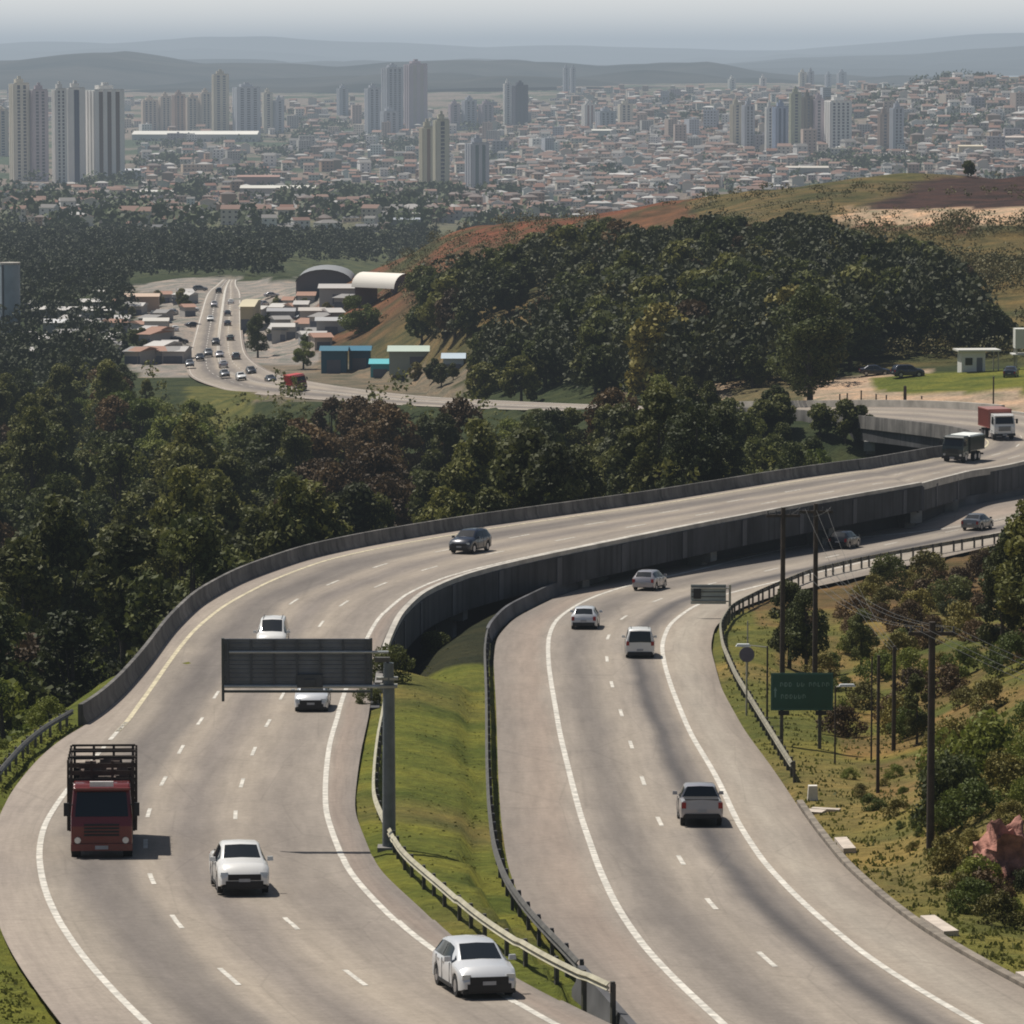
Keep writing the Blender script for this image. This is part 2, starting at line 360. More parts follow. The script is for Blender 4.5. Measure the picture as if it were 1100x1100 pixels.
# the hill behind
for p in [(500,400,780),(600,405,725),(700,408,690),(800,410,665),(900,412,650),(980,400,650),(1040,398,655),(1100,400,640),(1200,400,620),(900,425,612),(1000,427,600),(1100,424,590),(1060,412,615),
 (500,330,880),(600,330,850),(700,320,820),(800,310,800),(900,300,800),(1000,290,800),(1100,280,800),(450,300,1020),(420,295,1120),(500,272,1050),(600,262,1000),(700,250,980),(800,235,950),(900,225,950),(1000,222,950),(1100,218,950),
 (405,283,1180),(500,244,1150),(620,235,1150),(700,221,1150),(800,205,1120),(900,192,1100),(1000,187,1080),(1100,190,1080),(1200,190,1080),(1400,200,1080),
 (950,236,890),(1100,232,880),(400,330,1130),(380,300,1290),(330,330,1200),(300,350,1130),(340,400,960),(420,405,880),(400,380,960),(480,400,820),(300,300,1450)]: cy(*p)
for X,Y,H in [(60,1750,92),(200,1750,90),(320,1700,85),(0,1700,90),(120,2300,105),(300,2300,100),(-30,1600,86),(420,1300,70),(500,2500,100)]: CT.append((X,Y,H))
for p in [(200,310,72),(150,345,70),(100,350,72),(0,345,73),(60,330,75),(250,290,76),(100,300,80),(0,300,80),(100,260,87),(0,260,88),(250,265,84),(330,270,82),(180,370,68),(120,390,68),
 (100,230,96),(0,230,97),(300,235,96),(430,232,96),(0,200,112),(100,200,114),(250,205,113),(400,210,113),(550,222,108),(650,205,110),(250,180,118),(0,180,118),(450,190,118),(600,185,116),(780,190,108),
 (150,150,116),(300,150,116),(450,150,116),(600,150,112),(750,160,106),(900,170,102),(1050,175,98),(-150,200,112),(-150,300,85),(1250,170,98)]: ch(*p)
for p in [(600,125,6500),(750,130,5600),(900,128,5200),(980,130,5000),(1080,120,5000),(1050,100,5600),(1000,88,6200),(1100,82,6200),(1200,85,6200),(940,102,6200),(850,104,7000),(700,103,7500),(550,108,7800),(400,112,7600),(200,115,7400),(0,115,7400),(-200,115,7400),
  (600,93,9500),(800,90,9500),(1000,95,9500),(300,98,9500),(0,98,9500)]: cy(*p)
CT=np.array(CT)
def uvw(X,Y): Ye=np.maximum(Y,40.); return np.stack([X/Ye*9.,np.log(Ye)*2.6],-1)
cu=uvw(CT[:,0],CT[:,1]); 
_D=np.linalg.norm(cu[:,None]-cu[None],axis=-1); _A=np.sqrt(_D**2+.004)+np.eye(len(CT))*-.02
_wt=np.linalg.solve(_A,CT[:,2]-CT[:,2].mean())
YS=np.r_[[-300,-150,-60,0,30,60,85,100],100*1.0087**np.arange(1,530)]; YS=YS[YS<9800]
NX=330; TX=np.linspace(-1,1,NX); TX=np.sign(TX)*(.55*np.abs(TX)+.45*np.abs(TX)**3)
GX=TX[None]*(90+.27*np.maximum(YS,0)[:,None]); GY=np.repeat(YS[:,None],NX,1)
GH=np.zeros_like(GX)
for r in range(len(YS)):
    q=uvw(GX[r],GY[r]); d=np.linalg.norm(q[:,None]-cu[None],axis=-1); GH[r]=np.sqrt(d**2+.004)@_wt+CT[:,2].mean()
GH[YS<100]=np.maximum(GH[YS<100],8+.0*GX[YS<100])
GH[YS<=30]=np.maximum(GH[YS<=30],7)
# noise relief
def vnoise(X,Y,s,seed):
    rs=np.random.RandomState(seed); T=rs.rand(256,256); x=X/s; y=Y/s; xi=np.floor(x).astype(int); yi=np.floor(y).astype(int); fx=x-xi; fy=y-yi
    fx=fx*fx*(3-2*fx); fy=fy*fy*(3-2*fy); g=lambda a,b: T[a%256,b%256]
    return (g(xi,yi)*(1-fx)+g(xi+1,yi)*fx)*(1-fy)+(g(xi,yi+1)*(1-fx)+g(xi+1,yi+1)*fx)*fy-.5
nz=vnoise(GX,GY,9,1)*1.0+vnoise(GX,GY,31,2)*2.2*np.clip((GY-300)/500,0,1)+vnoise(GX,GY,120,3)*5*np.clip((GY-700)/1500,0,1)
GZ=ZC-GH+nz*np.clip(GY/300,.2,1)
# snap to the roads
def snap(GZ, EL, ER, a, b_, drop_in=.35, drop_out=.07, fade=7.):
    C=((EL+ER)/2)[a:b_:2]; Wd=(np.linalg.norm((ER-EL)[:,:2],axis=1)/2)[a:b_:2]; A=EL[a:b_:2]; B=ER[a:b_:2]
    rows=np.where((YS>C[:,1].min()-30)&(YS<C[:,1].max()+30))[0]
    for r in rows:
        dx=GX[r][:,None]-C[None,:,0]; dy=GY[r][:,None]-C[None,:,1]; d=np.hypot(dx,dy)
        k=(d-Wd[None]).argmin(1); dist=(d-Wd[None])[np.arange(NX),k]
        k=d.argmin(1); ax=B[k]-A[k]; u=((GX[r]-A[k,0])*ax[:,0]+(GY[r]-A[k,1])*ax[:,1])/(ax[:,0]**2+ax[:,1]**2)
        uc=np.clip(u,0,1); zr=A[k,2]+ax[:,2]*uc
        dist=np.where((u>0)&(u<1)&(d[np.arange(NX),k]<Wd[k]*1.2), -np.minimum(u,1-u)*2*Wd[k], dist)
        t_=np.clip((dist-1.0)/fade,0,1); t_=t_*t_*(3-2*t_)
        inn=np.clip((dist+.9)/1.2,0,1)
        target=zr-drop_in*(1-inn)-drop_out*inn
        GZ[r]=GZ[r]*t_+target*(1-t_)
    return GZ
SB=int(np.argmax(EL_L[:,1]>262))
GZ=snap(GZ,EL_L,ER_L,NB0+66,len(EL_L),.9,.15,14)
GZ=snap(GZ,EL_R,ER_R,0,len(EL_R),.35,.07,5.)
GZ=snap(GZ,EL_L,ER_L,0,SB)
def clampdown(GZ,EL,ER,a,b_):
    C=((EL+ER)/2)[a:b_:2]; Wd=(np.linalg.norm((ER-EL)[:,:2],axis=1)/2)[a:b_:2]
    for r in np.where((YS>C[:,1].min()-5)&(YS<C[:,1].max()+5))[0]:
        d=np.hypot(GX[r][:,None]-C[None,:,0],GY[r][:,None]-C[None,:,1]); k=d.argmin(1); dd=d[np.arange(NX),k]
        GZ[r]=np.where(dd<Wd[k]+.35,np.minimum(GZ[r],C[k,2]-.22),np.where(dd<Wd[k]+1.6,np.minimum(GZ[r],C[k,2]-.06),GZ[r]))
    return GZ
GZ=clampdown(GZ,EL_R,ER_R,0,len(EL_R)); GZ=clampdown(GZ,EL_L,ER_L,0,SB)
def ground(x,y):
    """terrain height under a world point"""
    r=int(np.clip(np.searchsorted(YS,y)-1,0,len(YS)-2)); v=(y-YS[r])/(YS[r+1]-YS[r])
    def row(k):
        return float(np.interp(x,GX[k],GZ[k]))
    return row(r)*(1-v)+row(r+1)*v
def hit(px,py,y0=90,y1=9700):
    """walk the sight line through a photo point until it meets the terrain"""
    d=ray(px,py); y=y0; prev=None
    while y<y1:
        t_=y/d[1]; x=d[0]*t_; z=ZC+d[2]*t_; g=ground(x,y)
        if z<=g:
            return np.array([x,y,g])
        y*=1.004
    return None
# terrain colours, metres of world ground
PX,PY=proj(np.stack([GX,GY,GZ],-1)); PX=PX+vnoise(GX,GY,13,8)*30+vnoise(GX,GY,5,9)*14; PY=PY+vnoise(GX,GY,17,10)*7
Cc=np.zeros(GX.shape+(3,)); Cc[:]=(.035,.045,.018)
n1=vnoise(GX,GY,14,5)+.5; n2=vnoise(GX,GY,4,6)+.5; n3=vnoise(GX,GY,60,7)+.5
grass=np.array([.115,.125,.022]); dry=np.array([.19,.145,.05]); soil=np.array([.13,.058,.032]); lush=np.array([.07,.10,.02]); pale=np.array([.36,.27,.19]); dirt=np.array([.16,.12,.08])
def paintm(mask,c): 
    global Cc; mm=np.clip(mask,0,1)[...,None]; Cc=Cc*(1-mm)+np.array(c)*mm
sm=lambda v,a,b_: np.clip((v-a)/(b_-a),0,1)
near=(GY<300)&(GX>-36)
paintm(((GY<270)&(GX>-40)).astype(float),grass); paintm(((GY<330)&(GX>-12)&(GX<2))*1.,grass)
paintm(((GY<300)&(GX>-12)&(GX<6))*sm(n1,.55,.8)*.75,(.15,.12,.04))
paintm(((GX>-9)&(GX<14)&(GY>283)&(GY<420))*1.,(.028,.03,.014)); paintm(((GX>7)&(GY<420))*1.,(.115,.115,.028)); paintm(((GX>12)&(GY<420))*sm(n1,.45,.7)*.85,dry); paintm(((GX>17)&(GY<420)&(GY>195))*sm(n2,.35,.65)*.9,(.17,.115,.045))  # first mask paints the viaduct's shade into the ground colour
paintm(((GX>22)&(GY<205))*sm(n2,.3,.6)*.9,(.13,.075,.035)); paintm(((GX>13)&(GY>330)&(GY<430))*.8,(.12,.075,.035))
# hill
hill=sm(GY,780,860)*(GX>-50)*(GY<1500)
n4=vnoise(GX,GY,7,15)+.5; n5=vnoise(GX*2,GY,22,16)+.5
paintm(hill,(.075,.068,.026)); paintm(hill*sm(n1,.4,.7),(.115,.085,.035)); paintm(hill*sm(n5,.5,.7)*.7,(.045,.05,.02)); paintm(hill*sm(n4,.6,.8)*.6,(.14,.10,.05)); paintm(hill*sm(GX,0,30)*sm(GY,1040,1120)*sm(n3,.35,.5)*sm(n5,.2,.5),(.095,.095,.028)); 
paintm(hill*(GX<40)*sm(n3,.2,.4)*sm(GY,960,1010)*.8,soil); paintm(hill*(GX<45)*(GY>1060)*sm(n1,.35,.6)*.9,(.14,.052,.028)); paintm(hill*(GX<40)*(GY>960)*sm(n2,.55,.75)*.8,(.05,.05,.022))
paintm(hill*(PX>850)*(PX<1030)*(PY>240)*(PY<285)*sm(n2,.3,.6)*sm(n5,.3,.6),(.17,.09,.06))
paintm(hill*(PX>930)*(GY<960)*(PY>262)*sm(n1,.2,.5)*sm(n4,.1,.5),(.125,.095,.035))
paintm((GY>860)*(GY<1000)*(PX>880)*(PY>224)*(PY<240)*1.*sm(PX,890,930),(.42,.30,.2)); 
paintm((GY>900)*(GY<1090)*(PY<225)*(PY>188)*sm(PX+ (PY-190)*2.2,985,1010),(.045,.026,.022))
paintm((PX>925)*(PY>252)*(PY<392)*(GY>600)*(GY<1000)*1.,(.10,.078,.03)); paintm((PX>925)*(PY>252)*(PY<392)*(GY>600)*(GY<1000)*sm(n4,.4,.7),(.14,.105,.04)); paintm((PX>925)*(PY>330)*(PY<392)*(GY>600)*(GY<1000)*sm(n1,.3,.6)*.8,(.05,.06,.022))
# bank beyond the bridge
paintm((GY>585)*(GY<660)*(PX>700)*(PX<1000)*1.,pale); paintm((GY>585)*(GY<660)*(PX>780)*(PX<870)*1.,(.12,.10,.05))
paintm((GY>585)*(GY<650)*(PX>940)*(PY<428)*1.,grass); paintm((GY>570)*(GY<625)*(PX>880)*(PY>422)*1.,pale)
# junction, suburbs, city floor
urb=sm(GY,1500,2200)
paintm(urb,(.09,.10,.05)); paintm(sm(GY,2300,3000),(.17,.14,.115)); paintm(sm(GY,2300,3000)*sm(n3,.5,.6),(.05,.07,.04))
paintm(((GY>840)*(GY<1500)*(PX<345)*(PX>150)*(PY<405)*(PY>300))*.95,(.25,.225,.20))
paintm(((GY>700)*0+((GY>750)*(GY<1100)*(PX<500)*(PX>255)*(PY<430)*(PY>392)))*.9,(.15,.125,.09))
paintm(((GY>700)*(GY<900)*(PX<275)*(PX>205)*(PY>415)*(PY<470))*1.,(.10,.10,.03))
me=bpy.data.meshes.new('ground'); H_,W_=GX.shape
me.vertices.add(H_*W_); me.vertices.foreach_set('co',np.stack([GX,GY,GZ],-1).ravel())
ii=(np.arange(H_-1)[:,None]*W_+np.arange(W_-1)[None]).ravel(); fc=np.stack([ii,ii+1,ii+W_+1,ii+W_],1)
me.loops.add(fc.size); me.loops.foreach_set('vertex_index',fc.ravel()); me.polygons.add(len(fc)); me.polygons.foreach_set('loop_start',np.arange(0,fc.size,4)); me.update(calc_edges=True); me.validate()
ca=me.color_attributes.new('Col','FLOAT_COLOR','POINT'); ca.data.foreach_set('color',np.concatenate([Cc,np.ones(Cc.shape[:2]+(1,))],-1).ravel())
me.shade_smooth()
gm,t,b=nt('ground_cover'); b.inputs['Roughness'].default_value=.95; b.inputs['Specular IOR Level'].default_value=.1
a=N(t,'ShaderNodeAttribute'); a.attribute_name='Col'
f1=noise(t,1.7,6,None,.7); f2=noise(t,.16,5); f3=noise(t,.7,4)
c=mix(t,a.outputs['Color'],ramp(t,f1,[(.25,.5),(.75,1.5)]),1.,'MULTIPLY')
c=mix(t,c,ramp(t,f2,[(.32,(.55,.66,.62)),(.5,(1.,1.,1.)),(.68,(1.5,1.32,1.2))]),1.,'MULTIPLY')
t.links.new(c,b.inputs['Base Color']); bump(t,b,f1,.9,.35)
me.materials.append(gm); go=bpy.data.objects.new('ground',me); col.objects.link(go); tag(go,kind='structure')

# hills and mountains behind the city
def ridge(name, Y, pts, Hb, depth, c, rough_h, seed):
    xs=np.linspace(-700,1800,260); ys=np.interp(xs,[p[0] for p in pts],[p[1] for p in pts])
    nr=26; V=[];C_=[]
    for r in range(nr):
        u=r/(nr-1); yy=Y-depth*(1-u) if u<.8 else Y-depth*.2+ (u-.8)*depth
        k=min(1,u/.8); 
        for x,y in zip(xs,ys):
            X=(x-550)/F*(Y); top=at_y(x,y,Y)[2]
            zb=ZC-Hb; prof=k**1.15 if u<.8 else 1-(u-.8)*1.5
            n=(vnoise(np.array([X]),np.array([yy]),depth*.22,seed)[0]+.5*vnoise(np.array([X]),np.array([yy]),depth*.07,seed+1)[0]+.3*vnoise(np.array([X]),np.array([yy]),depth*.03,seed+2)[0])
            V.append((X*(1.),yy,zb+(top-zb)*prof+n*rough_h*(1-abs(2*k-1)*.5 if k<1 else .35)))
    nx=len(xs); fs=[(i*nx+j,i*nx+j+1,(i+1)*nx+j+1,(i+1)*nx+j) for i in range(nr-1) for j in range(nx-1)]
    me=bpy.data.meshes.new(name); me.from_pydata(V,[],fs); me.shade_smooth(); me.materials.append(c); o=bpy.data.objects.new(name,me); col.objects.link(o); tag(o,kind='structure')
def hillmat(name,a_,b_,sc):
    m,t,b=nt(name); b.inputs['Roughness'].default_value=1; b.inputs['Specular IOR Level'].default_value=0
    t.links.new(ramp(t,noise(t,sc,7,None,.65),[(.35,a_),(.65,b_)]),b.inputs['Base Color']); return m
hm1=hillmat('wooded_hills',(.014,.020,.020),(.05,.05,.045),.0022); hm2=hillmat('far_hills',(.018,.026,.028),(.04,.045,.045),.0012)
ridge('hills',13500,[(-700,80),(-200,72),(0,67),(60,66),(110,61),(160,58),(190,63),(240,72),(300,76),(380,77),(430,72),(520,70),(570,71),(640,74),(700,68),(740,67),(780,76),(830,81),(900,82),(1000,83),(1800,83)],90,4700,hm1,75,11)
ridge('hills_behind',21000,[(-700,72),(0,72),(300,74),(500,74),(700,73),(760,66),(830,60),(900,58),(960,56),(1040,50),(1100,46),(1800,50)],95,5000,hm2,90,21)
ridge('mountains',34000,[(-700,50),(0,49),(60,47),(150,49),(230,44),(320,43),(400,46),(520,51),(620,48),(700,50),(780,52),(860,49),(930,44),(1000,41),(1060,39),(1100,40),(1800,44)],100,9000,hm2,120,31)
# haze over the valley: a box of air, its thin bluish veil added as glow
hz=MB(); hz.box(-45000,45000,-2000,70000,-400,ZC+170); ho=hz.build('haze',MATS['concrete'])
hmz=bpy.data.materials.new('valley_haze_glow'); hmz.use_nodes=True; t=hmz.node_tree; t.nodes.remove(t.nodes['Principled BSDF'])
EXT=1/16000.
ab=N(t,'ShaderNodeVolumeAbsorption'); ab.inputs['Color'].default_value=(0,0,0,1); ab.inputs['Density'].default_value=EXT
em=N(t,'ShaderNodeEmission'); em.inputs['Color'].default_value=(.395,.455,.515,1); em.inputs['Strength'].default_value=EXT
ad=N(t,'ShaderNodeAddShader'); t.links.new(ab.outputs[0],ad.inputs[0]); t.links.new(em.outputs[0],ad.inputs[1])
t.links.new(ad.outputs[0],t.nodes['Material Output'].inputs['Volume'])
ho.data.materials.clear(); ho.data.materials.append(hmz); tag(ho,kind='structure')
# ------------------------------------------------------------------ barriers, deck, guardrails
def path_normals(P):
    P=np.asarray(P,float); T=np.gradient(P,axis=0); T[:,2]=0; T/=np.linalg.norm(T,axis=1)[:,None]
    return np.stack([T[:,1],-T[:,0],np.zeros(len(T))],1), T      # right-hand side normal
def sweep(mb, P, prof, close=True, mi=None, caps=True):
    """prof: (offset to the right of the path, dz)"""
    Nn,_=path_normals(P); rows=[[tuple(P[i]+Nn[i]*o+np.array([0,0,dz])) for o,dz in prof] for i in range(len(P))]
    mb.grid(rows,mi,close)
    if close and caps:
        mb.add(rows[0],[tuple(range(len(prof)))[::-1]],mi); mb.add(rows[-1],[tuple(range(len(prof)))],mi)
NJ=[(-.30,-.3),(-.30,.10),(-.17,.30),(-.11,.95),(.11,.95),(.17,.30),(.30,.10),(.30,-.3)]
i0,_=st_of(EL_L,ER_L,92,778,HL,NL1)
iF=NB0+88                       # where the far leg of the viaduct reaches the bank
off=lambda P,Q,d: P+(P-Q)/np.linalg.norm((P-Q)[:,:2],axis=1)[:,None]*d
Pl=smooth(off(EL_L,ER_L,.30),2)[i0:iF]; Pr=smooth(off(ER_L,EL_L,.30),2)
i1,_=st_of(EL_L,ER_L,403,717,HL,NL1)
m=MB(); sweep(m,Pl,[(-.14,-.5),(-.14,.9),(-.12,1.02),(.10,1.02),(.13,.9),(.16,.42),(.32,.12),(.32,-.5)])
o=m.build('bridge_parapet',[stain(simple('parapet_concrete',(.14,.13,.118),.85,0,.45,.35),.55)],smooth=35)
tag(o,'long pale topped concrete parapet curving along the forest side of the elevated carriageway','parapet')
jB=NB0+55
m=MB(); sweep(m,Pr[i1-4:jB],[(-.16,-.4),(-.16,.25),(.2,.25),(.2,-.4)])
o=m.build('bridge_kerb',pale_concrete,smooth=35); tag(o,'pale kerb on the inner edge of the elevated carriageway above the lower lanes','kerb')
m=MB(); sweep(m,Pr[NB0+45:NB0+86],[(-.2,-.4),(-.2,.85),(.25,.85),(.25,-.4)])
o=m.build('roadside_barrier',pale_concrete,smooth=35); tag(o,'sunlit white concrete barrier on the outer side of the far bend','barrier')
# the deck: slab and girders as one thing with parts
deck=empty('viaduct',tuple(EL_L[NL1-60])); tag(deck,'long curved concrete viaduct carrying the left carriageway above the lower lanes','viaduct')
def inv(o): o.location=-deck.location; o.parent=deck; return o
def slabpart(a,b_,name,oo,ii,z0,z1,mat,stepw=None):
    m=MB(); rows=[]
    EO=off(EL_L,ER_L,oo); ER=off(ER_L,EL_L,ii)
    for i in range(a,b_,2):
        p=EO[i];q=ER[i]; rows.append([(p[0],p[1],p[2]+z1),(q[0],q[1],q[2]+z1),(q[0],q[1],q[2]+z0),(p[0],p[1],p[2]+z0)])
    m.grid(rows,None,True); m.add(rows[0],[(0,1,2,3)]); m.add(rows[-1],[(3,2,1,0)])
    return inv(m.build(name,mat))
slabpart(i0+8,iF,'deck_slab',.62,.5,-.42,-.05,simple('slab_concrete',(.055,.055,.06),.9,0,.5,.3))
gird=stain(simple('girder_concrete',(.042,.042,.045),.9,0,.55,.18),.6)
def girder(a,b_,fr):
    m=MB()
    P=(EL_L+(ER_L-EL_L)*fr)[a:b_]; sweep(m,P,[(-.35,-2.0),(-.35,-.42),(.35,-.42),(.35,-2.0)]); return inv(m.build('girder',gird))
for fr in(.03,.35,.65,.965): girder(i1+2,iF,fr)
m=MB()
for fr in(.2,.5,.8):
    pass
SPAN=26
k=i1+10; npier=0
while k<iF-2:
    m=MB(); p=EL_L[k]; q=ER_L[k]; d=(q-p); L_=np.hypot(d[0],d[1]); d=d/L_; n=np.array([-d[1],d[0],0])
    def col_(fr,w,th,zt,zb,extra=0):
        c=p+(q-p)*fr; vs=[]
        for zz in(zb,zt):
            for sx,sy in((-1,-1),(1,-1),(1,1),(-1,1)): v=c+d*sx*w/2+n*sy*th/2; vs.append((v[0],v[1],zz))
        m.add(vs,[(3,2,1,0),(4,5,6,7),(0,1,5,4),(1,2,6,5),(2,3,7,6),(3,0,4,7)])
    zt=min(p[2],q[2])-1.98
    col_(.5,L_*.99,1.3,zt+.02,zt-1.1)
    for fr in(.12,.5,.88):
        c=p+(q-p)*fr; col_(fr,1.7,1.1,zt-1.08,min(ground(c[0],c[1]),zt-2)-1.5)
    m.build('pier',simple('pier_concrete_%d'%npier,(.2,.2,.19),.9,0,.35,.5) if npier==0 else MATS['pier_concrete_0']); o=bpy.data.objects['pier' if npier==0 else 'pier.%03d'%npier]; inv(o); npier+=1
    s0=S_L[k]; 
    while k<iF and S_L[k]<s0+SPAN: k+=1
# cladding panels along the inner face, one strip per span
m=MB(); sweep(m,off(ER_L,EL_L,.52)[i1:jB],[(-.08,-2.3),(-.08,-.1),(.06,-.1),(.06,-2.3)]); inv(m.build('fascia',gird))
m=MB(); sweep(m,off(ER_L,EL_L,-2.2)[i1+2:jB],[(-.1,-9),(-.1,-.42),(.1,-.42),(.1,-9)]); inv(m.build('shade_backing',simple('painted_shade',(.022,.022,.024),.95,0,.5,.2)))  # near-black sheet added so the space under the deck reads as deep shade
_E=off(ER_L,EL_L,.52); k=i1+4
_s=S_L[k]; 
while k<jB-2:
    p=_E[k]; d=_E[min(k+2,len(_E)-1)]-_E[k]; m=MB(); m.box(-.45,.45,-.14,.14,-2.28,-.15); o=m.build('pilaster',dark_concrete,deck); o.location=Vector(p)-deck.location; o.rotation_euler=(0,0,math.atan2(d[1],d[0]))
    _s+=13
    while k<jB and S_L[k]<_s: k+=1
# embankment wall closing the near end
m=MB(); P_=off(ER_L,EL_L,.35)[i1-14:i1+5]; sweep(m,P_,[(-.2,-3.2),(-.2,.5),(.2,.5),(.2,-3.2)]); o=m.build('abutment_wall',concrete); tag(o,'short concrete wing wall where the viaduct starts beside the grass median','wall')

# W-beam guardrails
WB=[(-.02,.50),(.07,.55),(.0,.62),(.07,.69),(-.02,.78),(-.06,.78),(.03,.69),(-.04,.62),(.03,.55),(-.06,.50)]
def guardrail(P, label, side=1, post=2.6, mat=galv, pm=None, tall=1.0, group=None):
    P=resample(P,1.); c=P[len(P)//2]; root=empty('guardrail',tuple(c)); tag(root,label,'guardrail',group)
    m=MB(); Q=P-c; sweep(m,Q,[(o*side,z*tall) for o,z in WB]); m.build('beam',mat,root,40)
    Nn,T=path_normals(P); mb=MB(); mb.box(-.06,.06,-.09,.09,-.5,.74*tall); mb.box(-.05,.07,-.06,.06,.5*tall,.80*tall)
    proto=None; k=0; step=max(post,len(P)/98.)
    while k<len(P)-1:
        i=int(k); p=Q[i]-Nn[i]*side*.14
        if proto is None: proto=mb.build('post',pm or rusty,root); o=proto
        else: o=proto.copy(); col.objects.link(o); o.parent=root
        o.location=tuple(p); o.rotation_euler=(0,0,math.atan2(T[i][1],T[i][0])+math.pi/2); k+=step
    return root
# left carriageway, median side: rail on the verge
a=st_of(EL_L,ER_L,636,1086,HL,NL1)[0]; e=off(ER_L,EL_L,.8)[a:i1-14]
guardrail(e,'bright steel guardrail between the left carriageway and the grass median',-1,3.4,simple('rail_pale',(.40,.37,.27),.55,.2,.25,1.5))  # pale steel colour, mottled at random
# near left, forest side
e=off(EL_L,ER_L,.7)
ja,_=st_of(EL_L,ER_L,30,830,HL,NL1)
guardrail(e[ja-6:i0+1],'dark weathered guardrail on the left verge before the forest parapet',1,2.6,rusty)
# right carriageway, median side
e=off(EL_R,ER_R,.55); kk=[st_of(EL_R,ER_R,*q,HR)[0] for q in((640,1062),(525,690),(1067,538))]
guardrail(e[max(0,kk[0]):kk[1]+2],'dark guardrail with thick posts on the median side of the right carriageway',-1,4.,rusty,dark_concrete,1.15)
m=MB(); sweep(m,e[kk[1]+1:],[(-.25,-.3),(-.25,.12),(-.14,.35),(-.1,.9),(.1,.9),(.14,.35),(.25,.12),(.25,-.3)])
o=m.build('concrete_barrier',dark_concrete,smooth=35); tag(o,'dark stained concrete barrier between the right carriageway and the viaduct','barrier')
m=MB(); sweep(m,e[0:max(3,kk[0])],[(-.3,-.3),(-.3,.12),(-.17,.35),(-.12,.85),(.12,.85),(.17,.35),(.3,.12),(.3,-.3)])
o=m.build('barrier_wall',dark_concrete,smooth=35); tag(o,'brown concrete barrier end where both guardrails meet at the bottom edge','barrier')
# right carriageway, outer side
rail_px=[(850,838),(836,815),(812,775),(790,738),(776,705),(773,682),(785,662),(818,645),(870,623),(930,609),(1000,596),(1075,583)]
P=smooth(resample([on(x,y,HR) for x,y in rail_px],1.),3); P=np.r_[P,P[-1]+(P[-1]-P[-5])/4*np.arange(1,60)[:,None]]
guardrail(P,'steel guardrail around the outside of the right carriageway bend',-1,2.4,simple('rail_olive',(.24,.22,.16),.6,.2,.3,1.5),rusty,1.15)
# kerb and gutter on the outer side near the camera
e=off(ER_R,EL_R,.22); kk2=st_of(EL_R,ER_R,852,858,HR)[0]
kb=simple('old_kerb',(.20,.17,.135),.9,0,.4,1.2)
m=MB(); sweep(m,e[0:kk2],[(-.18,-.3),(-.18,.12),(.1,.14),(.12,-.3)]); o=m.build('kerb',kb,smooth=35); tag(o,'worn concrete kerb edging the outer shoulder of the right carriageway','kerb')
for (x,y),lb in(((984,990),'nearer'),((895,905),''),((1085,1056),'nearest')):
    i=st_of(EL_R,ER_R,x-8,y+2,HR)[0]; m=MB(); sweep(m,off(ER_R,EL_R,.75)[i-3:i+3],[(-.26,-.3),(-.26,.13),(.26,.15),(.26,-.3)])
    o=m.build('drain_slab',simple('slab_pale',(.50,.43,.36),.9,0,.2,2) if 'slab_pale' not in MATS else MATS['slab_pale'])
    tag(o,{'nearer':'pale concrete drain slab on the right verge, middle of the three','':'pale concrete drain slab on the right verge just past the guardrail end','nearest':'pale concrete drain slab at the right verge nearest the bottom corner'}[lb],'drain slab')
i=st_of(EL_R,ER_R,862,868,HR)[0]
m=MB(); p=on(876,872,HR); m.box(-.5,.4,-.4,.4,-.3,.06); m.box(-.4,.9,.6,1.0,-.3,.05)
o=m.build('concrete_apron',MATS['slab_pale']); o.location=tuple(p); o.rotation_euler=(0,0,-.35); tag(o,'pale broken concrete drainage apron beside the end of the outer guardrail','apron')
m=MB(); m.box(-.25,.25,-.22,.22,-.2,.62,top=.8); o=m.build('marker_block',simple('marker_white',(.7,.66,.58),.8)); o.location=tuple(on(873,858,HR)); tag(o,'small white marker block standing on the verge past the guardrail end','marker')

# ------------------------------------------------------------------ gantry sign over the left carriageway (seen from behind)
gb=np.array([*on(418,912,lambda Y:HL(Y)+.1)])
root=empty('gantry_sign',tuple(gb)); tag(root,'tall cantilever gantry seen from behind with a dark ribbed sign panel over the left carriageway','road sign')
gz=lambda py: (at_y(418,py,gb[1])[2]-gb[2]); gx=lambda px: at_y(px,700,gb[1])[0]-gb[0]
m=MB(); m.tube((0,0,-.6),(0,0,gz(735)),.27,.23,16); m.tube((0,0,gz(735)),(0,0,gz(712)),.21,.2,14); m.build('pole',simple('gantry_pole_grey',(.13,.15,.155),.5,.3,.2,2),root,40)
m=MB(); m.box(-.34,.34,-.34,.34,gz(738),gz(738)+.09); m.box(-.48,.36,-.2,.2,gz(730),gz(730)+.10); m.build('flange',galv,root)
m=MB(); m.box(-.45,.45,-.45,.45,-.5,.12); m.build('footing',concrete,root)
x0,x1=gx(238),gx(400); zt,zm,zb=gz(686),gz(737),gz(750)
arm=simple('gantry_arm_grey',(.40,.42,.42),.45,.3,.15,2)
m=MB()
for z in(gz(737)-.05,): m.tube((0,-.12,z+.05),(x0+.1,-.12,z+.05),.075,.065,10); 
m.tube((0,-.12,gz(700)),(x0+.3,-.12,gz(700)),.05,.05,8)
m.build('arm',arm,root,40)
pan=simple('panel_back',(.12,.135,.16),.4,.1,.25,1.2)
m=MB(); n=11
for k in range(n):
    za=zm+.02+(zt-zm-.02)*k/n; zc=zm+.02+(zt-zm-.02)*(k+1)/n
    m.box(x0,x1,0.,.05,za,zc-.004); m.box(x0,x1,-.03,0.0,zc-.05,zc-.02)
m.build('panel',pan,root)
m=MB()
